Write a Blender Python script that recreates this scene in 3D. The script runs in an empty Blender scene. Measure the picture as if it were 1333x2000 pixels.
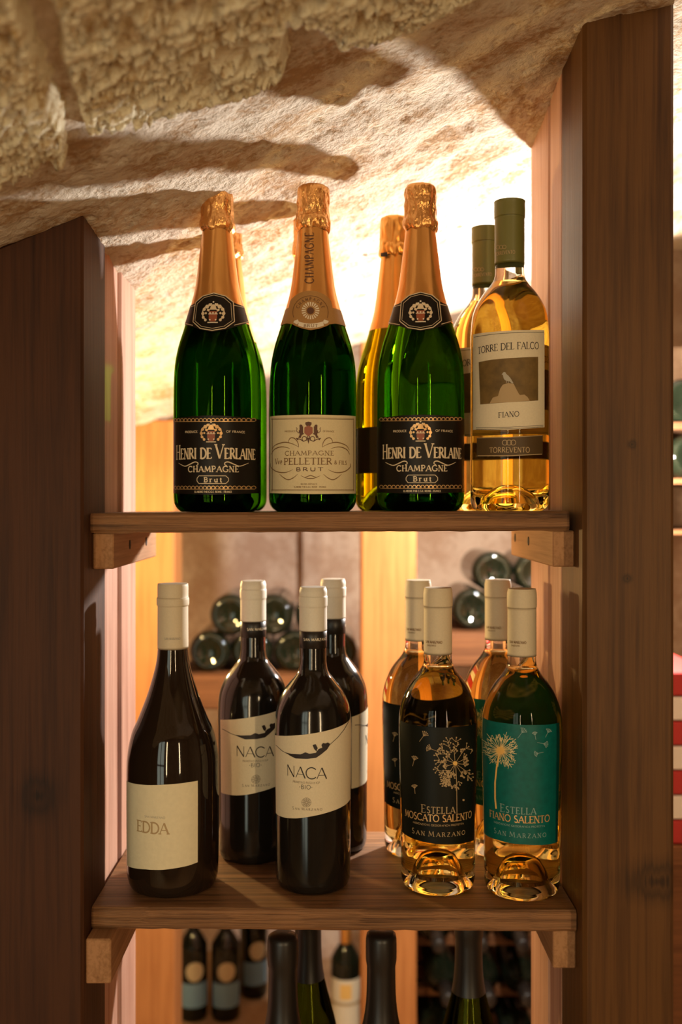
import bpy, math, random
import numpy as np

sc = bpy.context.scene
col = sc.collection
R = math.radians
rnd = random.Random(7)

# ------------------------------------------------------------------ camera, world, lamps, exposure
FPX, CX, CY, CAMY, CAMZ = 2000.0, 655.0, 985.0, -0.96, 1.30
cam_d = bpy.data.cameras.new('camera')
cam_d.sensor_fit = 'HORIZONTAL'
cam_d.sensor_width = 24.0
cam_d.lens = FPX / 1333.0 * 24.0
cam_d.shift_x = (666.5 - CX) / 1333.0
cam_d.shift_y = -(1000.0 - CY) / 1333.0
cam_d.clip_start = 0.02
cam_d.dof.use_dof = True
cam_d.dof.focus_distance = 0.955
cam_d.dof.aperture_fstop = 4.0
cam = bpy.data.objects.new('camera', cam_d)
cam.location = (0, CAMY, CAMZ)
cam.rotation_euler = (R(90), 0, 0)
col.objects.link(cam)
sc.camera = cam

world = bpy.data.worlds.new('world')
world.use_nodes = True
bg = world.node_tree.nodes['Background']
bg.inputs['Color'].default_value = (1.0, 0.62, 0.30, 1)
bg.inputs['Strength'].default_value = 0.0
sc.world = world

LAMPS = {                       # name: (location, colour, watts, radius)
    'rack_lamp_white': ((0.43, 0.61, 1.385), (1.0, 0.94, 0.87), 49.0, 0.016),
    'rack_lamp_amber': ((-0.47, 0.62, 1.235), (1.0, 0.68, 0.26), 15.0, 0.022),
}
TUBES = [((-0.42, -2.24, 1.25), 9.0), ((0.95, -2.24, 1.25), 14.0)]     # upright tube lamps on the front wall
DOOR_GLOW = 2.2
def lamp_light(key, parent=None):
    loc, c, w, r = LAMPS[key]
    d = bpy.data.lights.new(key, 'POINT')
    d.color = c; d.energy = w; d.shadow_soft_size = r
    d.cycles.is_caustics_light = key.startswith('rack_lamp')
    o = bpy.data.objects.new('lamp_light', d)
    o.location = loc
    col.objects.link(o)
    return o
for k in LAMPS:
    lamp_light(k)
for (loc, w), nm in zip(TUBES, ('tube_light_left_offscreen', 'tube_light_right_offscreen')):
    d = bpy.data.lights.new(nm, 'AREA')
    d.shape = 'RECTANGLE'; d.size = 0.06; d.size_y = 1.3
    d.color = (1.0, 0.72, 0.40); d.energy = w
    o = bpy.data.objects.new(nm, d)
    o.location = loc; o.rotation_euler = (R(90), 0, 0)
    col.objects.link(o)

sc.view_settings.view_transform = 'Standard'
sc.view_settings.look = 'None'
sc.view_settings.gamma = 1.0
sc.view_settings.use_curve_mapping = False
sc.view_settings.exposure = 0.15
cy = sc.cycles
cy.use_denoising = True
cy.max_bounces = 16
cy.transmission_bounces = 16
cy.transparent_max_bounces = 16
cy.diffuse_bounces = 4
cy.glossy_bounces = 6
cy.sample_clamp_indirect = 4.0
cy.blur_glossy = 0.6

# ------------------------------------------------------------------ helpers
def px(u, v, D):
    """photo pixel at depth D from the camera -> world point"""
    return ((u - CX) / FPX * D, CAMY + D, CAMZ + (CY - v) / FPX * D)

def link(o, parent=None):
    col.objects.link(o)
    if parent is not None:
        o.parent = parent
    return o

def mesh_obj(name, verts, faces, mat, parent=None, smooth=False):
    me = bpy.data.meshes.new(name)
    me.from_pydata([tuple(map(float, v)) for v in verts], [], [tuple(f) for f in faces])
    me.update()
    if smooth:
        me.polygons.foreach_set('use_smooth', [True] * len(me.polygons))
    if mat is not None:
        me.materials.append(mat)
    return link(bpy.data.objects.new(name, me), parent)

def empty(name, loc=(0, 0, 0), rz=0.0, parent=None):
    o = bpy.data.objects.new(name, None)
    o.empty_display_size = 0.02
    o.location = loc
    o.rotation_euler = (0, 0, rz)
    return link(o, parent)

def tag(o, label=None, cat=None, group=None, kind=None):
    if label: o['label'] = label
    if cat: o['category'] = cat
    if group: o['group'] = group
    if kind: o['kind'] = kind
    return o

def copy_tree(o, parent=None):
    c = o.copy()
    col.objects.link(c)
    c.parent = parent
    for ch in o.children:
        copy_tree(ch, c)
    return c

def box_vf(x0, x1, y0, y1, z0, z1, b=0.0, top=None):
    """box, chamfered along all edges when b>0. top(x, y) gives a sloping top."""
    if b <= 0:
        vs = [(x, y, z) for z in (z0, z1) for (x, y) in ((x0, y0), (x1, y0), (x1, y1), (x0, y1))]
        fs = [(3, 2, 1, 0), (4, 5, 6, 7), (0, 1, 5, 4), (1, 2, 6, 5), (2, 3, 7, 6), (3, 0, 4, 7)]
    else:
        vs, fs = [], []
        ring = lambda i, z: [(x0 + i, y0, z), (x1 - i, y0, z), (x1, y0 + i, z), (x1, y1 - i, z), (x1 - i, y1, z), (x0 + i, y1, z), (x0, y1 - i, z), (x0, y0 + i, z)]
        def inset(z):
            return [(x0 + b, y0 + b, z), (x1 - b, y0 + b, z), (x1 - b, y0 + b, z), (x1 - b, y1 - b, z), (x1 - b, y1 - b, z), (x0 + b, y1 - b, z), (x0 + b, y1 - b, z), (x0 + b, y0 + b, z)]
        rings = [inset(z0), ring(b, z0 + b), ring(b, z1 - b), inset(z1)]
        for r in rings: vs += r
        n = 8
        for k in range(3):
            for i in range(n):
                j = (i + 1) % n
                fs.append((k * n + i, k * n + j, (k + 1) * n + j, (k + 1) * n + i))
        fs.append(tuple(reversed(range(n))))
        fs.append(tuple(range(3 * n, 4 * n)))
    if top:
        zm = (z0 + z1) / 2
        vs = [(x, y, z if z < zm else top(x, y) + (z - z1)) for x, y, z in vs]
    return vs, fs

def box(name, x0, x1, y0, y1, z0, z1, mat, parent=None, b=0.0, top=None):
    vs, fs = box_vf(x0, x1, y0, y1, z0, z1, b, top)
    return mesh_obj(name, vs, fs, mat, parent)

def spline(pts, n=6):
    """Catmull-Rom through (r, z) points; a doubled point makes a corner"""
    out = []
    P = list(pts)
    for i in range(len(P) - 1):
        p1, p2 = P[i], P[i + 1]
        if p1 == p2: continue
        p0 = P[i - 1] if i > 0 and P[i - 1] != p1 else p1
        p3 = P[i + 2] if i + 2 < len(P) and P[i + 2] != p2 else p2
        for k in range(n):
            t = k / n
            out.append(tuple(0.5 * (2 * p1[a] + (p2[a] - p0[a]) * t + (2 * p0[a] - 5 * p1[a] + 4 * p2[a] - p3[a]) * t * t + (3 * p1[a] - p0[a] - 3 * p2[a] + p3[a]) * t ** 3) for a in (0, 1)))
    out.append(P[-1])
    return [(max(r, 0.0), z) for r, z in out]

def lathe_vf(prof, seg=56, disp=None):
    """profile of (r, z) from axis to axis (r=0 at both ends) turned about z"""
    vs, fs, rows = [], [], []
    for r, z in prof:
        if r < 1e-6:
            rows.append([len(vs)]); vs.append((0, 0, z))
        else:
            row = []
            for i in range(seg):
                a = 2 * math.pi * i / seg
                rr, zz = (r, z) if disp is None else disp(r, z, a)
                row.append(len(vs)); vs.append((rr * math.sin(a), -rr * math.cos(a), zz))
            rows.append(row)
    for a, b in zip(rows, rows[1:]):
        for i in range(seg):
            j = (i + 1) % seg
            q = [a[i % len(a)], a[j % len(a)], b[j % len(b)], b[i % len(b)]]
            q = [v for k, v in enumerate(q) if v not in q[:k]]
            if len(q) > 2: fs.append(q)
    return vs, fs

def lathe(name, prof, mat, parent=None, seg=56, disp=None):
    return mesh_obj(name, *lathe_vf(prof, seg, disp), mat, parent, True)

# value noise on numpy arrays
_tab = np.random.RandomState(3).rand(256, 256)
def vnoise(x, y, seed=0):
    x = np.asarray(x, float) + seed * 17.3; y = np.asarray(y, float) + seed * 9.1
    xi = np.floor(x).astype(int); yi = np.floor(y).astype(int)
    fx = x - xi; fy = y - yi
    fx = fx * fx * (3 - 2 * fx); fy = fy * fy * (3 - 2 * fy)
    g = lambda a, b: _tab[a & 255, b & 255]
    return (g(xi, yi) * (1 - fx) + g(xi + 1, yi) * fx) * (1 - fy) + (g(xi, yi + 1) * (1 - fx) + g(xi + 1, yi + 1) * fx) * fy
def fbm(x, y, seed=0, oct=4):
    s, a = 0, 0.5
    for k in range(oct):
        s = s + a * vnoise(x * 2 ** k, y * 2 ** k, seed + k); a *= 0.5
    return s

# ------------------------------------------------------------------ materials
def new_mat(name):
    m = bpy.data.materials.new(name)
    m.use_nodes = True
    nt = m.node_tree
    return m, nt, nt.nodes['Principled BSDF'], nt.nodes, nt.links

def plain(name, c, rough=0.6, metal=0.0, spec=0.5, coat=0.0):
    m, nt, p, N, L = new_mat(name)
    p.inputs['Base Color'].default_value = (*c, 1)
    p.inputs['Roughness'].default_value = rough
    p.inputs['Metallic'].default_value = metal
    p.inputs['Specular IOR Level'].default_value = spec
    p.inputs['Coat Weight'].default_value = coat
    return m

def wood(name, c1, c2, axis='Z', scale=9.0, rough=0.5, spec=0.25, knots=(), bump=0.25, stretch=34.0, fine=1.0, lo=0.62, hi=1.0):
    """grain running along one axis, with knots at given world points (point, radius, plane axes)"""
    m, nt, p, N, L = new_mat(name)
    tc = N.new('ShaderNodeTexCoord')
    mp = N.new('ShaderNodeMapping')
    s = [scale * stretch / 4] * 3
    s['XYZ'.index(axis)] = scale / 4
    mp.inputs['Scale'].default_value = s
    L.new(tc.outputs['Object'], mp.inputs['Vector'])
    vec = mp.outputs['Vector']
    n1 = N.new('ShaderNodeTexNoise')
    n1.inputs['Scale'].default_value = 1.0; n1.inputs['Detail'].default_value = 7; n1.inputs['Roughness'].default_value = 0.62; n1.inputs['Distortion'].default_value = 0.6
    L.new(vec, n1.inputs['Vector'])
    n2 = N.new('ShaderNodeTexNoise')
    n2.inputs['Scale'].default_value = 5.0 * fine; n2.inputs['Detail'].default_value = 4
    L.new(vec, n2.inputs['Vector'])
    n3 = N.new('ShaderNodeTexNoise')
    n3.inputs['Scale'].default_value = 7.0; n3.inputs['Detail'].default_value = 3
    L.new(tc.outputs['Object'], n3.inputs['Vector'])
    mx = N.new('ShaderNodeMath'); mx.operation = 'MULTIPLY_ADD'
    L.new(n2.outputs['Fac'], mx.inputs[0]); mx.inputs[1].default_value = 0.45
    L.new(n1.outputs['Fac'], mx.inputs[2])
    m2 = N.new('ShaderNodeMath'); m2.operation = 'MULTIPLY_ADD'
    L.new(n3.outputs['Fac'], m2.inputs[0]); m2.inputs[1].default_value = 0.35
    L.new(mx.outputs[0], m2.inputs[2])
    cr = N.new('ShaderNodeValToRGB')
    cr.color_ramp.elements[0].position = lo; cr.color_ramp.elements[0].color = (*c1, 1)
    cr.color_ramp.elements[1].position = hi; cr.color_ramp.elements[1].color = (*c2, 1)
    L.new(m2.outputs[0], cr.inputs['Fac'])
    colour = cr.outputs['Color']
    for (pt, rad, sq) in knots:
        sub = N.new('ShaderNodeVectorMath'); sub.operation = 'SUBTRACT'
        L.new(tc.outputs['Object'], sub.inputs[0]); sub.inputs[1].default_value = pt
        mul = N.new('ShaderNodeVectorMath'); mul.operation = 'MULTIPLY'
        L.new(sub.outputs[0], mul.inputs[0]); mul.inputs[1].default_value = sq
        ln = N.new('ShaderNodeVectorMath'); ln.operation = 'LENGTH'
        L.new(mul.outputs[0], ln.inputs[0])
        ad = N.new('ShaderNodeMath'); ad.operation = 'MULTIPLY_ADD'
        L.new(n2.outputs['Fac'], ad.inputs[0]); ad.inputs[1].default_value = rad * 0.8; L.new(ln.outputs['Value'], ad.inputs[2])
        kr = N.new('ShaderNodeValToRGB')
        e = kr.color_ramp.elements
        e[0].position = 0.0; e[0].color = (0.92, 0.92, 0.92, 1)
        e[1].position = 1.0; e[1].color = (0, 0, 0, 1)
        for pos, v in ((0.30, 0.8), (0.42, 0.35), (0.6, 0.6), (0.75, 0.25)):
            k = e.new(pos); k.color = (v, v, v, 1)
        sc_ = N.new('ShaderNodeMath'); sc_.operation = 'DIVIDE'
        L.new(ad.outputs[0], sc_.inputs[0]); sc_.inputs[1].default_value = rad * 1.6
        L.new(sc_.outputs[0], kr.inputs['Fac'])
        mix = N.new('ShaderNodeMix'); mix.data_type = 'RGBA'
        L.new(kr.outputs['Color'], mix.inputs['Factor'])
        L.new(colour, mix.inputs['A']); mix.inputs['B'].default_value = (c1[0] * 0.2, c1[1] * 0.2, c1[2] * 0.2, 1)
        colour = mix.outputs['Result']
    L.new(colour, p.inputs['Base Color'])
    p.inputs['Roughness'].default_value = rough
    p.inputs['Specular IOR Level'].default_value = spec
    bp = N.new('ShaderNodeBump'); bp.inputs['Strength'].default_value = bump; bp.inputs['Distance'].default_value = 0.002
    L.new(mx.outputs[0], bp.inputs['Height']); L.new(bp.outputs['Normal'], p.inputs['Normal'])
    return m

def plaster(name, c1, c2, s1=14, s2=140, bump=0.5, spots=0.35):
    m, nt, p, N, L = new_mat(name)
    tc = N.new('ShaderNodeTexCoord')
    a = N.new('ShaderNodeTexNoise'); a.inputs['Scale'].default_value = s1; a.inputs['Detail'].default_value = 8; a.inputs['Roughness'].default_value = 0.65
    b = N.new('ShaderNodeTexNoise'); b.inputs['Scale'].default_value = s2; b.inputs['Detail'].default_value = 5; b.inputs['Roughness'].default_value = 0.6
    L.new(tc.outputs['Object'], a.inputs['Vector']); L.new(tc.outputs['Object'], b.inputs['Vector'])
    mul = N.new('ShaderNodeMath'); mul.operation = 'MULTIPLY_ADD'
    L.new(b.outputs['Fac'], mul.inputs[0]); mul.inputs[1].default_value = 0.6; L.new(a.outputs['Fac'], mul.inputs[2])
    cr = N.new('ShaderNodeValToRGB')
    cr.color_ramp.elements[0].position = spots + 0.28; cr.color_ramp.elements[0].color = (*c1, 1)
    cr.color_ramp.elements[1].position = spots + 0.46; cr.color_ramp.elements[1].color = (*c2, 1)
    L.new(mul.outputs[0], cr.inputs['Fac']); L.new(cr.outputs['Color'], p.inputs['Base Color'])
    p.inputs['Roughness'].default_value = 0.95; p.inputs['Specular IOR Level'].default_value = 0.15
    bp = N.new('ShaderNodeBump'); bp.inputs['Strength'].default_value = bump; bp.inputs['Distance'].default_value = 0.004
    L.new(b.outputs['Fac'], bp.inputs['Height']); L.new(bp.outputs['Normal'], p.inputs['Normal'])
    return m

def glass(name, c, ior=1.5, rough=0.0):
    m, nt, p, N, L = new_mat(name)
    N.remove(p)
    g = N.new('ShaderNodeBsdfGlass')
    g.inputs['Color'].default_value = (*c, 1); g.inputs['IOR'].default_value = ior; g.inputs['Roughness'].default_value = rough
    L.new(g.outputs[0], N['Material Output'].inputs['Surface'])
    return m

def emit(name, c, s):
    m, nt, p, N, L = new_mat(name)
    p.inputs['Base Color'].default_value = (*c, 1)
    p.inputs['Emission Color'].default_value = (*c, 1); p.inputs['Emission Strength'].default_value = s
    return m

def foil(name, c, rough=0.3, bump=0.25, scale=160, zs=0.35):
    m, nt, p, N, L = new_mat(name)
    p.inputs['Base Color'].default_value = (*c, 1)
    p.inputs['Metallic'].default_value = 0.85; p.inputs['Roughness'].default_value = rough
    tc = N.new('ShaderNodeTexCoord'); mp = N.new('ShaderNodeMapping'); mp.inputs['Scale'].default_value = (1, 1, zs)
    n = N.new('ShaderNodeTexNoise'); n.inputs['Scale'].default_value = scale; n.inputs['Detail'].default_value = 3
    L.new(tc.outputs['Object'], mp.inputs['Vector']); L.new(mp.outputs['Vector'], n.inputs['Vector'])
    bp = N.new('ShaderNodeBump'); bp.inputs['Strength'].default_value = bump; bp.inputs['Distance'].default_value = 0.002
    L.new(n.outputs['Fac'], bp.inputs['Height']); L.new(bp.outputs['Normal'], p.inputs['Normal'])
    return m

def paper(name, c, rough=0.75, bump=0.0, scale=600, var=0.06, spec=0.3):
    m, nt, p, N, L = new_mat(name)
    tc = N.new('ShaderNodeTexCoord')
    n = N.new('ShaderNodeTexNoise'); n.inputs['Scale'].default_value = scale; n.inputs['Detail'].default_value = 4
    L.new(tc.outputs['Object'], n.inputs['Vector'])
    cr = N.new('ShaderNodeValToRGB')
    cr.color_ramp.elements[0].position = 0.3; cr.color_ramp.elements[0].color = (*[x * (1 - var) for x in c], 1)
    cr.color_ramp.elements[1].position = 0.7; cr.color_ramp.elements[1].color = (*c, 1)
    L.new(n.outputs['Fac'], cr.inputs['Fac']); L.new(cr.outputs['Color'], p.inputs['Base Color'])
    p.inputs['Roughness'].default_value = rough; p.inputs['Specular IOR Level'].default_value = spec
    if bump:
        bp = N.new('ShaderNodeBump'); bp.inputs['Strength'].default_value = bump; bp.inputs['Distance'].default_value = 0.001
        L.new(n.outputs['Fac'], bp.inputs['Height']); L.new(bp.outputs['Normal'], p.inputs['Normal'])
    return m

PF = px(75, 1555, 0.93); PR = px(1285, 1722, 0.93); PR2 = px(1235, 868, 0.93); PR3 = px(1226, 1130, 0.93)
M = {
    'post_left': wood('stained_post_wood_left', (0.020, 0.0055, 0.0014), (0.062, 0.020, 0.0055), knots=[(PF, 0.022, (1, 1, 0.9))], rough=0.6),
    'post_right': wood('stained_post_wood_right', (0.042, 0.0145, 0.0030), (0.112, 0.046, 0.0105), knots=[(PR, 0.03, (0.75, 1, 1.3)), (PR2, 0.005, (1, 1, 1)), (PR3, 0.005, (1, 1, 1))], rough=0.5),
    'liner': wood('planed_plank_wood', (0.34, 0.155, 0.10), (0.55, 0.32, 0.23), rough=0.6, bump=0.2),
    'shelf': wood('shelf_board_wood', (0.060, 0.025, 0.009), (0.28, 0.135, 0.058), axis='X', rough=0.48, bump=0.9, fine=1.3, stretch=75.0, lo=0.70, hi=1.0),
    'cleat': wood('raw_cleat_wood', (0.20, 0.09, 0.034), (0.40, 0.205, 0.095), axis='Y', rough=0.7),
    'rack': wood('orange_rack_wood', (0.29, 0.105, 0.028), (0.43, 0.18, 0.055), rough=0.6),
    'rack_dark': wood('brown_rack_wood', (0.07, 0.026, 0.009), (0.17, 0.068, 0.024), axis='X', rough=0.6),
    'plaster': plaster('lime_plaster', (0.44, 0.29, 0.16), (0.68, 0.595, 0.475), 18, 170, 1.0, 0.38),
    'stone': plaster('hewn_stone', (0.58, 0.41, 0.20), (0.93, 0.85, 0.62), 40, 340, 0.9, 0.34),
    'wall_back': plaster('ochre_plaster', (0.56, 0.37, 0.26), (0.74, 0.56, 0.43), 6, 60, 0.25, 0.45),
    'wall_room': plaster('room_plaster', (0.22, 0.16, 0.10), (0.32, 0.25, 0.17), 5, 60, 0.2, 0.45),
    'floor': plaster('clay_floor', (0.42, 0.24, 0.12), (0.56, 0.36, 0.20), 9, 90, 0.2, 0.45),
    'champ_glass': glass('green_champagne_glass', (0.14, 0.36, 0.018)),
    'lime_glass': glass('lime_sparkling_glass', (0.55, 0.55, 0.03)),
    'clear_glass': glass('clear_bottle_glass', (0.97, 0.98, 0.95), 1.27),
    'olive_glass': glass('olive_flute_glass', (0.16, 0.20, 0.03)),
    'gold_wine': glass('golden_white_wine', (1.0, 0.89, 0.54), 0.95),
    'peach_wine': glass('amber_white_wine', (1.0, 0.89, 0.56), 0.95),
    'dark_glass': plain('near_black_glass', (0.009, 0.007, 0.005), 0.12, spec=0.6),
    'brown_glass': plain('dark_brown_glass', (0.016, 0.009, 0.005), 0.06, spec=0.6),
    'rack_glass': plain('dark_green_rack_glass', (0.006, 0.008, 0.004), 0.05, spec=0.5),
    'gold_foil': foil('orange_gold_foil', (0.86, 0.43, 0.12), 0.30, 0.12),
    'gold_foil2': foil('plain_gold_foil', (0.86, 0.42, 0.10), 0.34, 0.06),
    'crumple': foil('crumpled_gold_foil', (0.88, 0.46, 0.15), 0.24, 0.9, 260, 0.6),
    'cap_olive': plain('olive_capsule', (0.16, 0.15, 0.035), 0.42, spec=0.5),
    'cap_cream': paper('cream_capsule', (0.66, 0.55, 0.38), 0.55),
    'cap_white': paper('white_capsule', (0.72, 0.66, 0.55), 0.5),
    'cap_black': plain('black_capsule', (0.012, 0.009, 0.007), 0.38),
    'label_black': paper('black_label_paper', (0.012, 0.008, 0.005), 0.42, spec=0.2),
    'label_cream': paper('cream_label_paper', (0.72, 0.60, 0.36), 0.75),
    'label_white': paper('white_label_paper', (0.74, 0.64, 0.45), 0.75),
    'label_edda': paper('embossed_label_paper', (0.76, 0.67, 0.46), 0.8, 0.35, 240),
    'label_seal': paper('brown_seal_paper', (0.40, 0.21, 0.065), 0.5),
    'label_teal': paper('teal_label_paper', (0.0, 0.125, 0.105), 0.5, 0.0, 180, 0.25),
    'label_night': paper('night_black_label', (0.006, 0.007, 0.004), 0.45, spec=0.18),
    'label_sepia': paper('sepia_picture_print', (0.20, 0.12, 0.035), 0.6, 0, 90, 0.45),
    'label_band': paper('dark_brown_label_band', (0.085, 0.05, 0.018), 0.5),
    'label_blue': paper('blue_label_paper', (0.24, 0.42, 0.56), 0.7),
    'ink_gold': plain('gold_print', (0.70, 0.42, 0.17), 0.35, 0.35),
    'ink_pale': plain('pale_gold_print', (0.72, 0.58, 0.38), 0.45),
    'ink_red': plain('rust_print', (0.30, 0.075, 0.025), 0.5),
    'ink_brown': plain('brown_print', (0.20, 0.10, 0.03), 0.6),
    'ink_umber': plain('dark_brown_print', (0.10, 0.035, 0.012), 0.6),
    'ink_tan': plain('tan_print', (0.42, 0.29, 0.14), 0.6),
    'ink_black': plain('black_print', (0.018, 0.010, 0.008), 0.6),
    'ink_grey': plain('grey_print', (0.30, 0.24, 0.16), 0.6),
    'ink_faint': plain('faint_grey_print', (0.42, 0.38, 0.30), 0.6),
    'ink_teal': plain('pale_teal_print', (0.22, 0.34, 0.30), 0.6),
    'ink_yellow': plain('yellow_print', (0.80, 0.48, 0.13), 0.5),
    'ink_stem': plain('cream_print', (0.72, 0.60, 0.30), 0.5),
    'ink_white': plain('white_print', (0.75, 0.66, 0.50), 0.6),
    'screw': plain('rusty_screw', (0.03, 0.02, 0.015), 0.6, 0.5),
    'iron': plain('black_iron', (0.02, 0.018, 0.016), 0.5, 0.6),
    'cap_teal': plain('teal_capsule', (0.02, 0.13, 0.14), 0.4),
    'red': paper('red_crate_paint', (0.42, 0.03, 0.025), 0.6),
    'white': paper('white_crate_paint', (0.72, 0.66, 0.58), 0.7),
    'steel': plain('door_frame_steel', (0.10, 0.09, 0.08), 0.5, 0.4),
    'day': emit('daylight_pane', (0.85, 0.95, 0.80), DOOR_GLOW),
}

# ------------------------------------------------------------------ the setting: vaulted ceiling, walls, floor
def ceil_z(x, y):
    x = np.asarray(x, float); y = np.asarray(y, float)
    z = 1.645 + 0.35 * x - 0.05 * np.clip(y, 0, 2) + 0.012 * np.sin(x * 6 + 1) * np.cos(y * 5)
    over = np.clip(x - 0.42, 0, 3)
    z = z - 0.35 * over + 0.18 * (1 - np.exp(-over * 1.9))
    return z
def cz(x, y): return float(ceil_z(x, y))

def grid_mesh(name, xs, ys, zf, mat, parent=None, keep=None):
    X, Y = np.meshgrid(xs, ys)
    Z = zf(X, Y)
    nx, ny = len(xs), len(ys)
    idx = np.arange(nx * ny).reshape(ny, nx)
    q = np.stack([idx[:-1, :-1], idx[1:, :-1], idx[1:, 1:], idx[:-1, 1:]], -1).reshape(-1, 4)
    if keep is not None:
        k = keep(X, Y)
        kq = (k[:-1, :-1] | k[1:, :-1] | k[1:, 1:] | k[:-1, 1:]).reshape(-1)
        q = q[kq]
        used = np.unique(q)
        remap = -np.ones(nx * ny, int); remap[used] = np.arange(len(used))
        q = remap[q]
        V = np.stack([X.ravel(), Y.ravel(), Z.ravel()], -1)[used]
    else:
        V = np.stack([X.ravel(), Y.ravel(), Z.ravel()], -1)
    me = bpy.data.meshes.new(name)
    me.vertices.add(len(V)); me.vertices.foreach_set('co', V.astype(np.float32).ravel())
    me.loops.add(len(q) * 4); me.loops.foreach_set('vertex_index', q.astype(np.int32).ravel())
    me.polygons.add(len(q)); me.polygons.foreach_set('loop_start', np.arange(0, len(q) * 4, 4, dtype=np.int32))
    me.update(calc_edges=True)
    me.polygons.foreach_set('use_smooth', [True] * len(q))
    me.materials.append(mat)
    return link(bpy.data.objects.new(name, me), parent)

def plaster_z(X, Y):
    z = ceil_z(X, Y)
    z = z + 0.022 * (fbm(X * 5, Y * 5, 1) - 0.5) + 0.010 * (fbm(X * 26, Y * 26, 2) - 0.5)
    pit = fbm(X * 95 + 0.4 * X, Y * 75, 5, 3)
    z = z + 0.012 * np.clip(pit - 0.50, 0, 0.3)
    return z
xs = np.concatenate([np.linspace(-1.0, -0.46, 40), np.arange(-0.455, 0.455, 0.0032), np.linspace(0.46, 1.3, 50)])
ys = np.concatenate([np.arange(-0.95, 0.40, 0.0036), np.arange(0.40, 1.06, 0.008)])
ceiling = tag(grid_mesh('ceiling', xs, ys, plaster_z, M['plaster']), 'low cream plastered vault above the wooden shelf', kind='structure')

def to_plan(u, v):
    rx, rz = (u - CX) / FPX, (CY - v) / FPX
    D = 0.338 / (rz - 0.35 * rx)
    return (rx * D, CAMY + D)
def poly_dist(X, Y, P):
    """signed distance to polygon (positive inside)"""
    d = np.full(X.shape, 9.0); ins = np.zeros(X.shape, bool)
    for (ax, ay), (bx, by) in zip(P, P[1:] + P[:1]):
        ex, ey = bx - ax, by - ay
        t = np.clip(((X - ax) * ex + (Y - ay) * ey) / (ex * ex + ey * ey + 1e-12), 0, 1)
        d = np.minimum(d, np.hypot(X - ax - t * ex, Y - ay - t * ey))
        ins ^= ((ay > Y) != (by > Y)) & (X < (bx - ax) * (Y - ay) / (by - ay + 1e-12) + ax)
    return np.where(ins, d, -d)
def stone_block(pix, proud, seed, amp):
    P = [to_plan(u, v) for u, v in pix]
    px_, py_ = [p[0] for p in P], [p[1] for p in P]
    def zf(X, Y):
        d = poly_dist(X, Y, P) + 0.016 * (fbm(X * 38, Y * 38, seed + 3) - 0.47)
        s = np.clip(d / 0.010, 0, 1); s = s * s * (3 - 2 * s)
        wx = X + 0.010 * fbm(X * 40, Y * 40, seed + 7); wy = Y + 0.010 * fbm(X * 40 + 5, Y * 40, seed + 8)
        a = fbm(wx * 190 + wy * 60, wy * 300, seed, 3)
        a2 = fbm(wx * 62, wy * 84, seed + 1, 3)
        bump = np.clip((a - 0.33) / 0.26, 0, 1); bump = bump * bump * (3 - 2 * bump)
        broad = fbm(X * 9, Y * 9, seed + 2)
        pit = np.clip((0.40 - a2) / 0.1, 0, 1)
        return ceil_z(X, Y) + 0.012 - s * (0.012 + proud + amp * bump * (1 - 0.7 * pit) + 0.016 * (broad - 0.5) - 0.006 * pit)
    xs = np.arange(min(px_) - 0.004, max(px_) + 0.004, 0.0012); ys = np.arange(min(py_) - 0.004, max(py_) + 0.004, 0.0012)
    b = grid_mesh('stone_block', xs, ys, zf, M['stone'], ceiling, keep=lambda X, Y: poly_dist(X, Y, P) > -0.004)
    return b
stone_block([(64, -20), (103, 95), (143, 235), (158, 262), (300, 238), (368, 214), (462, 190), (575, 158), (566, 60), (612, 45), (640, 105), (708, 101), (830, 50), (945, -2), (1080, -90), (1300, -260), (500, -420), (40, -300), (20, -150)], 0.012, 11, 0.0064)
stone_block([(52, -60), (93, 95), (131, 215), (147, 296), (60, 322), (-90, 368), (-230, 330), (-330, 60), (-160, -220), (0, -240)], 0.012, 31, 0.0064)

# upper ceiling slab and room shell
box('ceiling', -2.6, 2.6, -2.5, 2.4, 2.25, 2.32, M['wall_room'])['kind'] = 'structure'
tag(box('floor', -2.6, 2.6, -2.5, 2.4, -0.06, 0.0, M['floor']), 'terracotta coloured cellar floor', kind='structure')
tag(box('wall_back', -2.6, 2.6, 2.02, 2.10, 0.0, 2.25, M['wall_back']), 'plaster wall behind the bottle racks', kind='structure')
tag(box('wall_pier', px(592, 0, 2.93)[0], px(735, 0, 2.93)[0], 1.97, 2.02, 0.0, 2.25, M['wall_back']), 'shallow plaster pier behind the rear rack', kind='structure')
for nm, x0, x1 in (('wall_left', -2.6, -2.5), ('wall_right', 2.5, 2.6)):
    tag(box(nm, x0, x1, -2.4, 2.02, 0.0, 2.25, M['wall_room']), kind='structure')
# front wall in two pieces around the glazed door, plus the piece over it
wf = tag(box('wall_front', -2.5, -1.55, -2.4, -2.3, 0, 2.25, M['wall_room']), kind='structure')
box('wall_section', -0.65, 2.5, -2.4, -2.3, 0, 2.25, M['wall_room'], wf)
box('wall_section', -1.55, -0.65, -2.4, -2.3, 2.05, 2.25, M['wall_room'], wf)
door = tag(empty('door_1_offscreen', (-1.1, -2.3, 0)), kind='structure')
for x0, x1, z0, z1 in ((-0.45, -0.39, 0, 2.05), (0.39, 0.45, 0, 2.05), (-0.03, 0.03, 0.1, 1.97), (-0.39, 0.39, 0, 0.1), (-0.39, 0.39, 1.97, 2.05), (-0.39, 0.39, 0.95, 1.02)):
    box('door_frame', x0, x1, -0.07, -0.01, z0, z1, M['steel'], door)
for x0, x1 in ((-0.39, -0.03), (0.03, 0.39)):
    for z0, z1 in ((0.1, 0.95), (1.02, 1.97)):
        box('pane_offscreen', x0, x1, -0.045, -0.035, z0, z1, M['day'], door)

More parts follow.
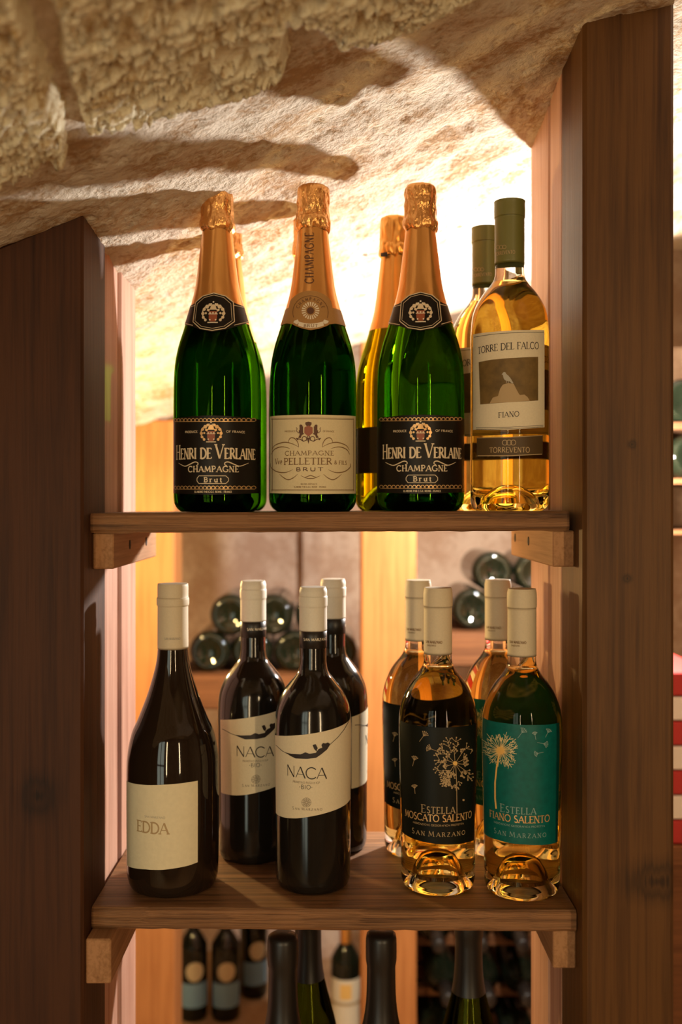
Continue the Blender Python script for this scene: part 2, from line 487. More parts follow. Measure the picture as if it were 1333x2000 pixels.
# lamps of the cellar: a little bulb holder for each light
def lamp_fixture(key, label, name='wall_lamp', up=True):
    loc, c, w, r = LAMPS[key]
    t = tag(empty(name, loc), label, 'lamp')
    s = 1 if up else -1
    pr = [(0, 0.028 * s), (0.012, 0.028 * s), (0.016, 0.032 * s), (0.016, 0.06 * s), (0.006, 0.066 * s), (0, 0.066 * s)]
    lathe('lamp_holder', [(a, b + s * r) for a, b in pr], M['iron'], t, 20)
    zt = (cz(loc[0], loc[1]) - loc[2]) if -0.95 < loc[1] < 1.05 and abs(loc[0]) < 1 else 2.25 - loc[2]
    if s > 0: lathe('cord', [(0, 0.06 + r), (0.003, 0.06 + r), (0.003, zt), (0, zt)], M['iron'], t, 8)
    return t
lamp_fixture('rack_lamp_white', 'small lamp on a cord behind the right post', 'hanging_lamp')
lamp_fixture('rack_lamp_amber', 'small amber lamp on a cord behind the left post', 'hanging_lamp')
for (loc, w), lb_ in zip(TUBES, ('upright tube lamp between the glazed door and its twin', 'upright tube lamp on the bare front wall')):
    t = tag(empty('tube_lamp', (loc[0], -2.3, loc[2])), lb_, 'lamp')
    box('housing', -.045, .045, 0, .045, -.70, .70, M['iron'], t, .004)
    for zz in (-.71, .69): box('end_cap', -.05, .05, 0, .055, zz, zz + .02, M['iron'], t)

# ------------------------------------------------------------------ the wooden shelf unit
XL, XR = -0.229, 0.2255
FY = -0.03
ctop = lambda dz: (lambda x, y: cz(x, y) + dz)
unit_l = tag(empty('shelf_post', (0, 0, 0)), 'dark brown stained wooden upright under the hewn stone, with pink-lit inner planks', 'post', 'uprights of the shelf unit')
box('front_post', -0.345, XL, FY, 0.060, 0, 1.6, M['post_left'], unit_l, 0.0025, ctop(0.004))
box('side_plank', -0.330, XL - 0.004, 0.061, 0.138, 0, 1.6, M['liner'], unit_l, 0.003, ctop(0.006))
box('side_plank', -0.330, XL - 0.001, 0.139, 0.222, 0, 1.6, M['liner'], unit_l, 0.003, ctop(0.006))
unit_r = tag(empty('shelf_post', (0, 0, 0)), 'brown stained wooden upright with a split knot, beside the golden wine bottles', 'post', 'uprights of the shelf unit')
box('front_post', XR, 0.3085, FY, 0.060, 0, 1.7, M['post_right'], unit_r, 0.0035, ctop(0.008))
box('side_plank', XR + 0.001, 0.300, 0.061, 0.120, 0, 1.7, M['liner'], unit_r, 0.003, ctop(0.010))
box('side_plank', XR, 0.300, 0.121, 0.220, 0, 1.7, M['liner'], unit_r, 0.003, ctop(0.010))

Z1, Z2, Z3 = CAMZ - 0.0073, CAMZ - 0.3778, CAMZ - 0.745
def board(name, xl, xr, zl, zr, th, y0l, y0r, y1, label, seed):
    """a slightly worn plank: gridded so that edges wander"""
    n = 40
    rr = random.Random(seed)
    vs, fs = [], []
    sect = [(0, -th), (0.0015, -th), (1, -th), (1, 0), (0.004, 0), (0.0, -0.004), (0.0, -th + 0.003)]
    k = len(sect)
    for i in range(n + 1):
        t = i / n
        x = xl + (xr - xl) * t; z = zl + (zr - zl) * t; y0 = y0l + (y0r - y0l) * t
        w = rr.uniform(-0.0006, 0.0006)
        for (sy, dz) in ((0.003, -th), (y1 - y0, -th), (y1 - y0, 0), (0.0025 + w, 0), (w, -0.0025), (w * 0.5, -th + 0.003)):
            vs.append((x, y0 + sy, z + dz + (rr.uniform(-0.0005, 0.0005) if dz <= -th + 0.003 else 0)))
    k = 6
    for i in range(n):
        for j in range(k):
            a, b = i * k + j, i * k + (j + 1) % k
            fs.append((b, b + k, a + k, a))
    fs.append(tuple(reversed(range(k)))); fs.append(tuple(n * k + j for j in range(k)))
    o = mesh_obj(name, vs, fs, M['shelf'])
    return tag(o, label, 'shelf', 'boards of the shelf unit')
shelf_a = board('shelf_board', -0.2295, 0.2195, Z1 - 0.001, Z1 + 0.0012, 0.0187, -0.002, -0.002, 0.222, 'dark wooden board carrying the gold-necked champagne bottles', 1)
shelf_b = board('shelf_board', -0.2285, 0.2245, Z2, Z2, 0.0205, -0.001, -0.008, 0.222, 'wooden board under the red wines and amber wines', 2)
shelf_c = board('shelf_board', -0.2285, 0.2245, Z3, Z3, 0.0205, 0.0, 0.0, 0.222, 'lowest wooden board under the dark-capped green bottles', 3)

def cleat(x0, x1, y0, y1, z1, h, label, screws, side):
    t = tag(empty('shelf_cleat', ((x0 + x1) / 2, y0, z1)), label, 'batten', 'battens under the shelf boards')
    xm, ym = (x0 + x1) / 2, y0
    box('batten', x0 - xm, x1 - xm, 0, y1 - y0, -h, 0, M['cleat'], t, 0.0012)
    for (sy, sz) in screws:
        vs, fs = lathe_vf([(0, -0.002), (0.0032, -0.002), (0.0032, 0.0006), (0.0022, 0.001), (0.0008, 0.0002), (0, 0.0002)], 14)
        xf = (x1 - xm) if side > 0 else (x0 - xm)
        vs = [(xf + side * z, x + sy, y * 1.5 + sz) for x, y, z in vs]
        mesh_obj('screw', vs, fs, M['screw'], t, True)
    return t
cleat(XL + 0.0, -0.209, 0.006, 0.235, Z1 - 0.0197, 0.034, 'raw wood batten with two screws on the dark left upright, under the champagne', [(0.075, -0.014), (0.165, -0.014)], 1)
cleat(0.205, XR, 0.004, 0.232, Z1 - 0.0176, 0.034, 'raw wood batten with two screws on the split-knot upright, under the champagne', [(0.12, -0.014), (0.20, -0.013)], -1)
cleat(XL + 0.0, -0.2055, -0.022, 0.19, Z2 - 0.0205, 0.041, 'raw wood batten on the dark left upright, under the red wines', [(0.13, -0.012)], 1)
cleat(0.204, XR, -0.002, 0.21, Z2 - 0.0205, 0.036, 'raw wood batten on the split-knot upright, under the amber wines', [(0.12, -0.012)], -1)
cleat(XL + 0.0, -0.2055, 0.0, 0.21, Z3 - 0.0205, 0.036, 'raw wood batten on the dark left upright, under the lowest board', [], 1)
cleat(0.204, XR, 0.0, 0.21, Z3 - 0.0205, 0.036, 'raw wood batten on the split-knot upright, under the lowest board', [], -1)

# ------------------------------------------------------------------ print on bottles: a stroke alphabet and a wrapper
def arc(cx, cy_, rx, ry, a0, a1, n=10):
    return [(cx + rx * math.cos(R(a0 + (a1 - a0) * i / n)), cy_ + ry * math.sin(R(a0 + (a1 - a0) * i / n))) for i in range(n + 1)]
V_ = lambda x: [(x, 0), (x, 1)]
GLYPH = {   # width, strokes (weight, points), extra serif points
    'A': (.76, [(.5, [(0, 0), (.38, 1)]), (1, [(.38, 1), (.76, 0)]), (.45, [(.13, .33), (.63, .33)])], [(0, 0), (.76, 0)]),
    'B': (.62, [(1, V_(.1)), (.8, [(.1, 1), (.3, 1)] + arc(.3, .76, .24, .24, 90, -90) + [(.1, .52)]), (.8, [(.1, .52), (.33, .52)] + arc(.33, .26, .27, .26, 90, -90) + [(.1, 0)])], []),
    'C': (.78, [(.85, arc(.44, .5, .43, .5, 42, 318, 16))], []),
    'D': (.78, [(1, V_(.1)), (.85, [(.1, 1), (.3, 1)] + arc(.3, .5, .46, .5, 90, -90, 14) + [(.1, 0)])], []),
    'E': (.58, [(1, V_(.1)), (.5, [(.1, 1), (.55, 1)]), (.5, [(.1, .52), (.46, .52)]), (.5, [(.1, 0), (.57, 0)]), (.5, [(.55, 1), (.56, .86)]), (.5, [(.57, 0), (.59, .15)])], []),
    'F': (.56, [(1, V_(.1)), (.5, [(.1, 1), (.55, 1)]), (.5, [(.1, .5), (.44, .5)]), (.5, [(.55, 1), (.56, .86)])], []),
    'G': (.82, [(.85, arc(.44, .5, .43, .5, 42, 330, 16)), (.8, [(.8, .42), (.8, .1)]), (.45, [(.58, .42), (.88, .42)])], []),
    'H': (.78, [(1, V_(.1)), (1, V_(.68)), (.45, [(.1, .51), (.68, .51)])], []),
    'I': (.3, [(1, V_(.15))], []),
    'L': (.56, [(1, V_(.1)), (.5, [(.1, 0), (.54, 0)]), (.5, [(.54, 0), (.57, .16)])], []),
    'M': (.95, [(.5, [(.06, 0), (.14, 1)]), (1, [(.14, 1), (.48, .1)]), (.5, [(.48, .1), (.8, 1)]), (1, [(.8, 1), (.88, 0)])], [(.06, 0), (.88, 0)]),
    'N': (.8, [(.5, V_(.1)), (1, [(.1, 1), (.7, 0)]), (.5, V_(.7))], []),
    'O': (.88, [(.85, arc(.44, .5, .41, .5, 0, 360, 22))], []),
    'P': (.58, [(1, V_(.1)), (.75, [(.1, 1), (.3, 1)] + arc(.3, .74, .26, .26, 90, -90) + [(.1, .48)])], []),
    'R': (.68, [(1, V_(.1)), (.75, [(.1, 1), (.3, 1)] + arc(.3, .75, .25, .25, 90, -90) + [(.1, .5)]), (1, [(.32, .5), (.68, 0)])], []),
    'S': (.54, [(.9, arc(.28, .76, .2, .24, 40, 200, 8) + [(.12, .6), (.42, .42)] + arc(.28, .25, .22, .25, 30, -150, 9))], []),
    'T': (.66, [(1, V_(.33)), (.5, [(0, 1), (.66, 1)]), (.5, [(0, 1), (0, .86)]), (.5, [(.66, 1), (.66, .86)])], []),
    'U': (.76, [(.9, [(.1, 1), (.1, .3)] + arc(.38, .3, .28, .3, 180, 360) + [(.66, 1)])], [(.1, 1), (.66, 1)]),
    'V': (.74, [(1, [(0, 1), (.37, 0)]), (.5, [(.37, 0), (.74, 1)])], [(0, 1), (.74, 1)]),
    'Z': (.64, [(.5, [(.05, 1), (.6, 1)]), (1, [(.6, 1), (.03, 0)]), (.5, [(.03, 0), (.62, 0)])], []),
    'r': (.42, [(1, [(.1, 0), (.1, .66)]), (.8, [(.1, .45)] + arc(.28, .5, .16, .16, 150, 40, 5))], [(.1, 0), (.08, .66)]),
    'u': (.58, [(1, [(.1, .66), (.1, .2)] + arc(.28, .2, .18, .2, 180, 330, 6)), (1, [(.48, .66), (.48, 0)])], [(.5, 0)]),
    't': (.38, [(1, [(.15, .88), (.15, .15)] + arc(.28, .15, .13, .15, 180, 300, 5)), (.5, [(.0, .64), (.34, .64)])], []),
    'v': (.5, [(1, [(0, .64), (.24, 0)]), (.5, [(.24, 0), (.48, .64)])], []),
    'e': (.5, [(.8, [(.06, .34), (.44, .36)] + arc(.25, .33, .2, .32, 10, 300, 10))], []),
    '&': (.7, [(.8, [(.66, 0), (.18, .7)] + arc(.32, .8, .16, .2, 200, -30, 8) + [(.16, .4)] + arc(.28, .24, .24, .24, 150, 350, 8) + [(.62, .5)])], []),
    '.': (.2, [(1.2, [(.08, 0), (.08, .1)])], []),
    '-': (.4, [(.7, [(.05, .4), (.35, .4)])], []),
    '*': (.3, [(2.0, [(.1, .45), (.2, .45)])], []),
}
def layout(s, gap=0.16, serif=True, small=None):
    """-> strokes in em units and the total width. Capitals marked with ^ keep full height when small is set"""
    x, out, big = 0.0, [], False
    for ch in s:
        if ch == '^': big = True; continue
        if ch == ' ': x += 0.42 if small is None else 0.34; continue
        k = 1.0 if (small is None or big) else small
        big = False
        w, strokes, ser = GLYPH[ch]
        for wt, pts in strokes:
            out.append((wt, [(x + a * k, b * k) for a, b in pts]))
            if serif and len(pts) == 2 and pts[0][0] == pts[1][0] and wt > 0.4 and abs(pts[1][1] - pts[0][1]) > .5:
                for a, b in pts:
                    out.append((.55, [(x + (a - .15) * k, b * k), (x + (a + .15) * k, b * k)]))
        if serif:
            for a, b in ser:
                out.append((.55, [(x + (a - .14) * k, b * k), (x + (a + .14) * k, b * k)]))
        x += w * k + gap * k
    return out, x - gap

class Face:
    """maps photo pixels seen on a bottle's front to (angle, height) on that bottle"""
    def __init__(s, cx, D, zbase, rad):
        s.cx, s.D, s.zb, s.rad = cx, D, zbase, rad
    def pt(s, u, v):
        z = CAMZ + (CY - v) * (s.D - 0.03) / FPX - s.zb; a = 0.0
        for _ in range(4):
            r = s.rad(z)
            Dp = s.D - r * math.cos(a)
            x = (u - s.cx) * Dp / FPX
            a = math.asin(max(-0.98, min(0.98, x / r)))
            z = CAMZ + (CY - v) * Dp / FPX - s.zb
        return a, z
class Print:
    def __init__(s, face, off=0.00042):
        s.f, s.off, s.v, s.q = face, off, [], []
    def add(s, pts, conv=True):
        i = len(s.v)
        for p in pts:
            s.v.append(s.f.pt(*p) if conv else p)
        s.q.append(tuple(range(i, i + len(pts))))
    def ribbon(s, pts, w, conv=True, step=5.0, ends=0.0):
        P = []
        for (ax, ay), (bx, by) in zip(pts, pts[1:]):
            n = max(1, int(math.hypot(bx - ax, by - ay) / step))
            P += [(ax + (bx - ax) * k / n, ay + (by - ay) * k / n) for k in range(n)]
        P.append(pts[-1])
        L_, R_ = [], []
        for i, (x, y) in enumerate(P):
            x0, y0 = P[max(i - 1, 0)]; x1, y1 = P[min(i + 1, len(P) - 1)]
            d = math.hypot(x1 - x0, y1 - y0) or 1.0
            nx, ny = -(y1 - y0) / d, (x1 - x0) / d
            ww = w(i / max(1, len(P) - 1)) if callable(w) else w
            L_.append((x + nx * ww / 2, y + ny * ww / 2)); R_.append((x - nx * ww / 2, y - ny * ww / 2))
        for i in range(len(P) - 1):
            s.add([L_[i], R_[i], R_[i + 1], L_[i + 1]], conv)
    def dot(s, x, y, r, n=8):
        s.add([(x + r * math.cos(2 * math.pi * k / n), y - r * math.sin(2 * math.pi * k / n)) for k in range(n)])
    def fill(s, poly, dx=3.0):
        x0, x1 = min(p[0] for p in poly), max(p[0] for p in poly)
        n = max(1, int(math.ceil((x1 - x0) / dx)))
        def cuts(x):
            ys = []
            for (ax, ay), (bx, by) in zip(poly, poly[1:] + poly[:1]):
                if (ax > x) != (bx > x):
                    ys.append(ay + (by - ay) * (x - ax) / (bx - ax))
            return sorted(ys)
        for k in range(n):
            a, b = x0 + (x1 - x0) * k / n, x0 + (x1 - x0) * (k + 1) / n
            ca, cb, cm = cuts(a + 1e-3), cuts(b - 1e-3), cuts((a + b) / 2)
            if len(ca) != len(cb): ca = cb = cm
            for i in range(0, len(ca) - 1, 2):
                s.add([(a, ca[i]), (a, ca[i + 1]), (b, cb[i + 1]), (b, cb[i])])
    def text(s, string, x0, x1, yb, cap, w=0.13, serif=True, small=None, gap=0.16, yb1=None, sag=0.0):
        w = w * (1.3 if cap > 6 else 1.5)
        """string between pixel columns x0..x1, baseline row yb (yb1 at the right end), capital height cap"""
        st, W = layout(string, gap, serif, small)
        a0, _ = s.f.pt(x0, yb); a1, _ = s.f.pt(x1, yb)
        yb1 = yb if yb1 is None else yb1
        mid = 0.5 * (x0 + x1)
        _, zm = s.f.pt(mid, 0.5 * (yb + yb1)); _, zt = s.f.pt(mid, 0.5 * (yb + yb1) - cap)
        hz = zt - zm
        rr = s.f.rad(zm)
        _, z0 = s.f.pt(mid, yb); _, z1 = s.f.pt(mid, yb1)
        kx = (a1 - a0) / W
        wid = w * min(hz, kx * rr * 1.25)
        for wt, pts in st:
            P = []
            for a, b in pts:
                t = a / W
                P.append(((a0 + a * kx) * rr, z0 + (z1 - z0) * t + b * hz - sag * 4 * t * (1 - t)))
            n0 = len(s.v)
            s.ribbon(P, wid * wt, conv=False, step=0.004)
            for i in range(n0, len(s.v)):
                s.v[i] = (s.v[i][0] / rr, s.v[i][1])
    def vtext(s, string, xc, y0, y1, cap, w=0.12, serif=False, gap=0.2):
        """text reading upwards from pixel row y0 to y1 about column xc"""
        st, W = layout(string, gap, serif)
        for wt, pts in st:
            s.ribbon([(xc + cap / 2 - b * cap, y0 + (y1 - y0) * a / W) for a, b in pts], w * cap * wt)
    def build(s, name, mat, parent):
        vs = []
        for a, z in s.v:
            r = s.f.rad(z) + s.off
            vs.append((r * math.sin(a), -r * math.cos(a), z))
        return mesh_obj(name, vs, s.q, mat, parent)

def sheet(face, name, mat, parent, a0, a1, top, bot, off=0.00022, n=48, m=10):
    """paper label from angle a0 to a1 (radians), top(t) / bot(t) heights with t in 0..1"""
    vs, fs = [], []
    for i in range(n + 1):
        t = i / n; a = a0 + (a1 - a0) * t
        zb, zt = bot(t), top(t)
        for j in range(m + 1):
            z = zb + (zt - zb) * j / m
            r = face.rad(z) + off
            vs.append((r * math.sin(a), -r * math.cos(a), z))
    for i in range(n):
        for j in range(m):
            k = i * (m + 1) + j
            fs.append((k, k + m + 1, k + m + 2, k + 1))
    return mesh_obj(name, vs, fs, mat, parent, True)
def through(pts):
    """piecewise-linear function through (t, value)"""
    xs_, ys_ = [p[0] for p in pts], [p[1] for p in pts]
    return lambda t: float(np.interp(t, xs_, ys_))
def sheet_px(face, name, mat, parent, top_px, bot_px, off=0.00022, wrap=None):
    """label whose top and bottom edges are traced in photo pixels, left to right"""
    T = [face.pt(*p) for p in top_px]; B = [face.pt(*p) for p in bot_px]
    a0, a1 = (min(T[0][0], B[0][0]), max(T[-1][0], B[-1][0])) if wrap is None else wrap
    f = lambda S: through([((a - a0) / (a1 - a0), z) for a, z in S])
    return sheet(face, name, mat, parent, a0, a1, f(T), f(B), off)
def rad_of(prof, extra=0.0):
    """outer radius of a bottle by height, read from the profile above its base"""
    p = [(z, r) for r, z in prof]
    k = min(range(len(p)), key=lambda i: p[i][0])
    p = p[k:]
    zz, rr = [q[0] for q in p], [q[1] for q in p]
    for i in range(1, len(zz)): zz[i] = max(zz[i], zz[i - 1] + 1e-7)
    return lambda z: float(np.interp(z, zz, rr)) + extra

def place(root, cx, D, zbase, turn=0.0):
    x, y, z = px(cx, CY, D)
    root.location = (x, y, zbase)
    root.rotation_euler = (0, 0, -math.atan2(x, D) + R(turn))
    return root
def caster(o):
    o.cycles.is_caustics_caster = True
    return o

# ------------------------------------------------------------------ champagne bottles
CH = spline([(0, .030), (.012, .028), (.022, .017), (.029, .005), (.0335, .0005), (.037, .0010), (.0412, .0055), (.0432, .0125), (.0434, .03), (.0434, .08), (.0434, .115), (.0424, .143), (.0388, .1635), (.0325, .184), (.0264, .2044), (.0214, .225), (.0174, .2556), (.0145, .281), (.0143, .300), (.0143, .300), (0, .300)], 5)
CH_R = rad_of(CH)
def crumple(r, z, a, seed=0, amt=1.0):
    if z < .270: return r, z
    k = min(1, (z - .270) / .012) * amt
    n = float(vnoise(a * 4.5, z * 170, 40 + seed)) - .5
    n2 = float(vnoise(a * 10, z * 75, 44 + seed)) - .5
    edge = float(vnoise(a * 2.2, 3.3, 48 + seed)) - .5
    return r * (1 + k * (0.10 * n + 0.07 * n2)), z + (0.006 * edge if .278 < z < .293 else 0)
def foil_capsule(parent, bottom, mat_low, mat_top, seed):
    low = [(CH_R(bottom + (.281 - bottom) * i / 14) + .00035, bottom + (.281 - bottom) * i / 14) for i in range(15)]
    lathe('neck_foil', low, mat_low, parent, 60, lambda r, z, a: (r * (1 + (0.012 * math.cos(a * 9 + 1) if z < .28 else 0) * min(1, max(0, (z - .21) / .03))), z))
    top = spline([(.0152, .2795), (.0172, .2825), (.0176, .288), (.0166, .2925), (.0161, .298), (.0160, .310), (.0157, .3195), (.0142, .3238), (.010, .3255), (0, .3262)], 5)
    lathe('wire_cap_foil', top, mat_top, parent, 96, lambda r, z, a: crumple(r, z, a, seed))

def crest(Pg, Pr, Pp, x, y, s):
    """coat of arms: mantling scrolls round a quartered shield below a helm and crest"""
    for side in (-1, 1):
        for (dx, dy, r) in ((.60, -.62, .20), (.88, -.36, .16), (1.0, .05, .17), (.94, .42, .15), (.72, .68, .14), (.50, -.30, .12), (.34, -.80, .15), (.70, .02, .11)):
            Pg.dot(x + side * dx * s, y + dy * s, r * s)
        Pg.ribbon([(x + side * q[0] * s, y - q[1] * s) for q in arc(.62, 0, .42, .62, -70, 80, 8)], .11 * s)
    Pr.fill([(x - .40 * s, y - .18 * s), (x + .40 * s, y - .18 * s), (x + .40 * s, y + .55 * s), (x + .28 * s, y + .84 * s), (x - .28 * s, y + .84 * s), (x - .40 * s, y + .55 * s)])
    for (dx, dy) in ((-.28, 0), (0, -.02), (.28, 0), (-.28, .66), (.28, .66)): Pp.dot(x + dx * s, y + dy * s, .085 * s, 6)
    Pg.fill([(x - .34 * s, y - .32 * s), (x - .26 * s, y - .72 * s), (x, y - .88 * s), (x + .26 * s, y - .72 * s), (x + .34 * s, y - .32 * s)])
    Pp.ribbon([(x - .45 * s, y + .1 * s), (x + .45 * s, y + .1 * s)], .07 * s)
    Pg.ribbon([(x + q[0] * .44 * s, y - .15 * s - q[1] * .3 * s) for q in arc(0, 0, 1, 1, 0, 180, 8)], .1 * s)
    Pg.dot(x - .2 * s, y + .36 * s, .12 * s); Pg.dot(x + .2 * s, y + .36 * s, .12 * s)
    Pp.ribbon([(x - .5 * s, y + .93 * s), (x + .5 * s, y + .93 * s)], .10 * s)
    for dx in (-.2, 0, .2): Pp.dot(x + dx * s, y - (1.03 - abs(dx)) * s - .04 * s, .09 * s, 6)

def henri(label, gm):
    t = empty('champagne_bottle')
    cx, D = 822, 1.024
    f = Face(cx, D, Z1, CH_R)
    caster(lathe('glass', CH, M[gm], t, 64))
    foil_capsule(t, .186, M['gold_foil'], M['crumple'], 1)
    fl = Face(cx, D, Z1, rad_of(CH, .00055))
    lb = sheet_px(f, 'body_label', M['label_black'], t, [(742, 818), (822, 811), (902, 818)], [(742, 963), (822, 966), (902, 963)], wrap=(R(-84), R(84)))
    P = Print(f); G = Print(f); Rr = Print(f, .0005); W = Print(f, .00062)
    P.text('^HENRI DE ^VERLAINE', 749, 900, 895, 27, .115, small=.74, gap=.12)
    P.text('CHAMPAGNE', 776, 873, 921, 11, .17, gap=.2)
    P.text('Brut', 808, 843, 941, 9, .19, gap=.35)
    rr = [(794, 934), (798, 929), (850, 929), (855, 934), (855, 939), (850, 944), (798, 944), (794, 939), (794, 934)]
    P.ribbon(rr, 1.3)
    P.text('PRODUCE', 769, 795, 845, 4, .16, serif=False); P.text('OF FRANCE', 851, 884, 845, 4, .16, serif=False)
    P.text('ELABORE PAR C.G.E. REIMS - FRANCE', 789, 861, 962, 3.6, .15, serif=False)
    for sgn in (-1, 1):
        P.ribbon(spline([(822 + sgn * q, yy) for q, yy in ((30, 909), (26, 907), (27, 903), (33, 902), (42, 906), (52, 910), (60, 908), (68, 904))], 4), lambda t_: 1.7 * math.sin(math.pi * min(1, .15 + t_ * .8)) + .4)
    lt = P.build('lettering', M['ink_pale'], lb)
    for yy in (820, 952):
        G = Print(f)
        G.ribbon([(744 + k * 4, yy + 3) for k in range(40)], 1.0)
        for k in range(20):
            xk = 746 + k * 8
            G.ribbon([(xk + q[0], yy - q[1]) for q in arc(0, 0, 3.4, 3.2, -40, 220, 7)], 1.3)
        G.build('gold_border', M['ink_gold'], lb)
    E = Print(f, .00045)
    crest(E, Rr, W, 822, 845, 19)
    E.build('emblem', M['ink_gold'], lb); Rr.build('emblem_shield', M['ink_red'], lb); W.build('emblem_detail', M['ink_pale'], lb)
    # neck label: a dark band with an arched shield in front
    band = sheet_px(fl, 'neck_label', M['label_black'], t, [(766, 598), (779, 594), (786, 590), (800, 577), (822, 571), (844, 577), (858, 590), (866, 594), (878, 598)], [(756, 632), (782, 638), (800, 644), (822, 648), (846, 644), (868, 637), (886, 630)], off=0.0002, wrap=(R(-88), R(88)))
    g = Print(fl, .0005); r2 = Print(fl, .00058); w2 = Print(fl, .0007)
    g.ribbon([(785, 590), (800, 578), (822, 572), (844, 578), (858, 590), (862, 628), (846, 641), (822, 645), (798, 641), (782, 628), (785, 590)], 1.6)
    g.ribbon([(789, 593), (803, 581), (822, 576), (841, 581), (854, 593), (858, 626), (844, 637), (822, 641), (800, 637), (786, 626), (789, 593)], .8)
    g.ribbon([(758, 630), (782, 635)], 1.3); g.ribbon([(862, 635), (886, 628)], 1.3)
    g.ribbon([(768, 600), (785, 596)], 1.2); g.ribbon([(859, 596), (876, 600)], 1.2)
    e2 = Print(fl, .00052)
    crest(e2, r2, w2, 822, 611, 20)
    g.build('gold_border', M['ink_pale'], band); e2.build('emblem', M['ink_pale'], band); r2.build('emblem_shield', M['ink_red'], band); w2.build('emblem_detail', M['ink_white'], band)
    return tag(t, label, 'bottle', 'champagne bottles on the top board')

hb = henri('champagne bottle with black label glowing bright green, in front of the lime bottle', 'champ_glass')
ha = henri('black-labelled champagne bottle nearest the dark left upright, front row', 'champ_glass')
ha2 = copy_tree(ha); ha2['label'] = 'champagne bottle mostly hidden behind the black-labelled one by the left upright'
place(hb, 822, 1.024, Z1 + .0006); place(ha, 425, 1.024, Z1 - .0002, -8); place(ha2, 445, 1.136, Z1, -34)

def pelletier(label):
    t = empty('champagne_bottle')
    cx, D = 612, 1.024
    f = Face(cx, D, Z1, CH_R); fl = Face(cx, D, Z1, rad_of(CH, .00055))
    caster(lathe('glass', CH, M['champ_glass'], t, 64))
    foil_capsule(t, .190, M['gold_foil'], M['crumple'], 5)
    vt = Print(fl, .0003); vt.vtext('CHAMPAGNE', 604.5, 553, 455, 17, .13, gap=.22)
    vt.build('neck_lettering', M['ink_umber'], t)
    lb = sheet_px(f, 'body_label', M['label_cream'], t, [(528, 814), (570, 811), (612, 810), (655, 811), (695, 813)], [(528, 963), (612, 965), (695, 964)])
    P = Print(f); Q = Print(f); U = Print(f); Rr = Print(f, .0005)
    P.text('CHAMPAGNE', 558, 652, 889, 8.5, .13, gap=.22)
    P.text('PELLETIER', 556, 648, 907, 12.5, .14, gap=.14)
    P.text('^Vve', 539, 552, 907, 11, .13); P.text('& FILS', 653, 677, 907, 7, .14)
    V2 = Print(f); V2.text('BRUT', 579, 631, 920, 7, .2, serif=False, gap=.3)
    for yy in (818, 957): Q.ribbon([(531 + k * 5, yy + (1.5 * abs(k - 16) / 16 if yy < 900 else -.3)) for k in range(33)], 1.0)
    for yy in (816, 959): Q.ribbon([(531 + k * 5, yy + (1.5 * abs(k - 16) / 16 if yy < 900 else -.3)) for k in range(33)], .6)
    Q.ribbon([(690.5, 818), (690.5, 958)], .9); Q.ribbon([(533, 818), (533, 958)], .8)
    sw = lambda t_: .5 + 1.4 * math.sin(math.pi * t_)
    for sg in (-1, 1):
        X = lambda d: 607 + sg * d
        Q.ribbon(spline([(X(q[0]), q[1]) for q in ((23, 874), (24, 866), (29, 858), (36, 855), (41, 858), (43, 865))], 4), sw)
        Q.ribbon(spline([(X(q[0]), q[1]) for q in ((23, 873), (35, 867), (48, 864), (60, 866), (70, 871), (75, 879))], 4), sw)
        Q.ribbon(spline([(X(q[0]), q[1]) for q in ((40, 876), (52, 873), (62, 874), (71, 879), (76, 888))], 4), sw)
        Q.ribbon(spline([(X(q[0]), q[1]) for q in ((34, 917), (45, 922), (56, 923), (68, 920), (77, 912), (77, 905))], 4), sw)
        Q.ribbon(spline([(X(q[0]), q[1]) for q in ((25, 926), (33, 933), (43, 937), (52, 933), (60, 926))], 4), sw)
    Q.ribbon(spline([(588, 929), (600, 934), (607, 934.5), (614, 934), (626, 929)], 4), sw); Q.ribbon([(594, 933), (607, 928.5), (620, 933)], sw)
    P.text('PRODUCE', 557, 578, 844, 3, .14, serif=False); P.text('OF FRANCE', 631, 653, 844, 3, .14, serif=False)
    P.text('REIMS FRANCE', 588, 620, 947, 3, .13, serif=False); P.text('ELABORE PAR G.E.C. REIMS - FRANCE', 575, 637, 952.5, 3, .13, serif=False)
    # crest: crowned shield between two standing lions over scrollwork
    U.fill([(597, 829), (597, 825), (603, 823.5), (609, 825), (609, 829), (606, 833), (600, 833)], 2)
    Rr.fill([(595, 835), (603, 831), (611, 835), (611, 846), (603, 853), (595, 846)], 2)
    for sg in (-1, 1):
        X = lambda d: 603 + sg * d
        U.fill([(X(10), 836), (X(12), 830), (X(16), 829), (X(18), 832), (X(17), 838), (X(19), 843), (X(17), 849), (X(20), 855), (X(15), 856), (X(13), 850), (X(9), 848), (X(11), 842)], 1.5)
        U.ribbon([(X(19), 846), (X(23), 842), (X(22), 837), (X(24), 835)], 1.3)
        U.ribbon([(X(q[0]), 857 - q[1]) for q in arc(8, 0, 4.5, 4.5, -60, 220, 8)], 1.5)
        U.ribbon([(X(2), 852), (X(4), 860), (X(10), 862), (X(16), 858), (X(24), 856)], 1.8)
        U.dot(X(21), 858, 1.8)
    U.fill([(600, 855), (606, 855), (604, 864), (603, 867), (602, 864)], 1.5)
    P.build('lettering', M['ink_brown'], lb); Q.build('flourishes', M['ink_brown'], lb); V2.build('bold_lettering', M['ink_umber'], lb); U.build('emblem', M['ink_umber'], lb); Rr.build('emblem_shield', M['ink_red'], lb)
    # round seal on the neck
    ring = [(607 + 45 * math.cos(R(a)), 606 - 38 * math.sin(R(a))) for a in range(180, -1, -12)]
    seal = sheet_px(fl, 'neck_seal', M['label_seal'], t, [(564, 603)] + ring[1:-1] + [(650, 603)], [(564, 628), (576, 636), (592, 642), (607, 645), (624, 642), (640, 636), (650, 628)], off=.0003)
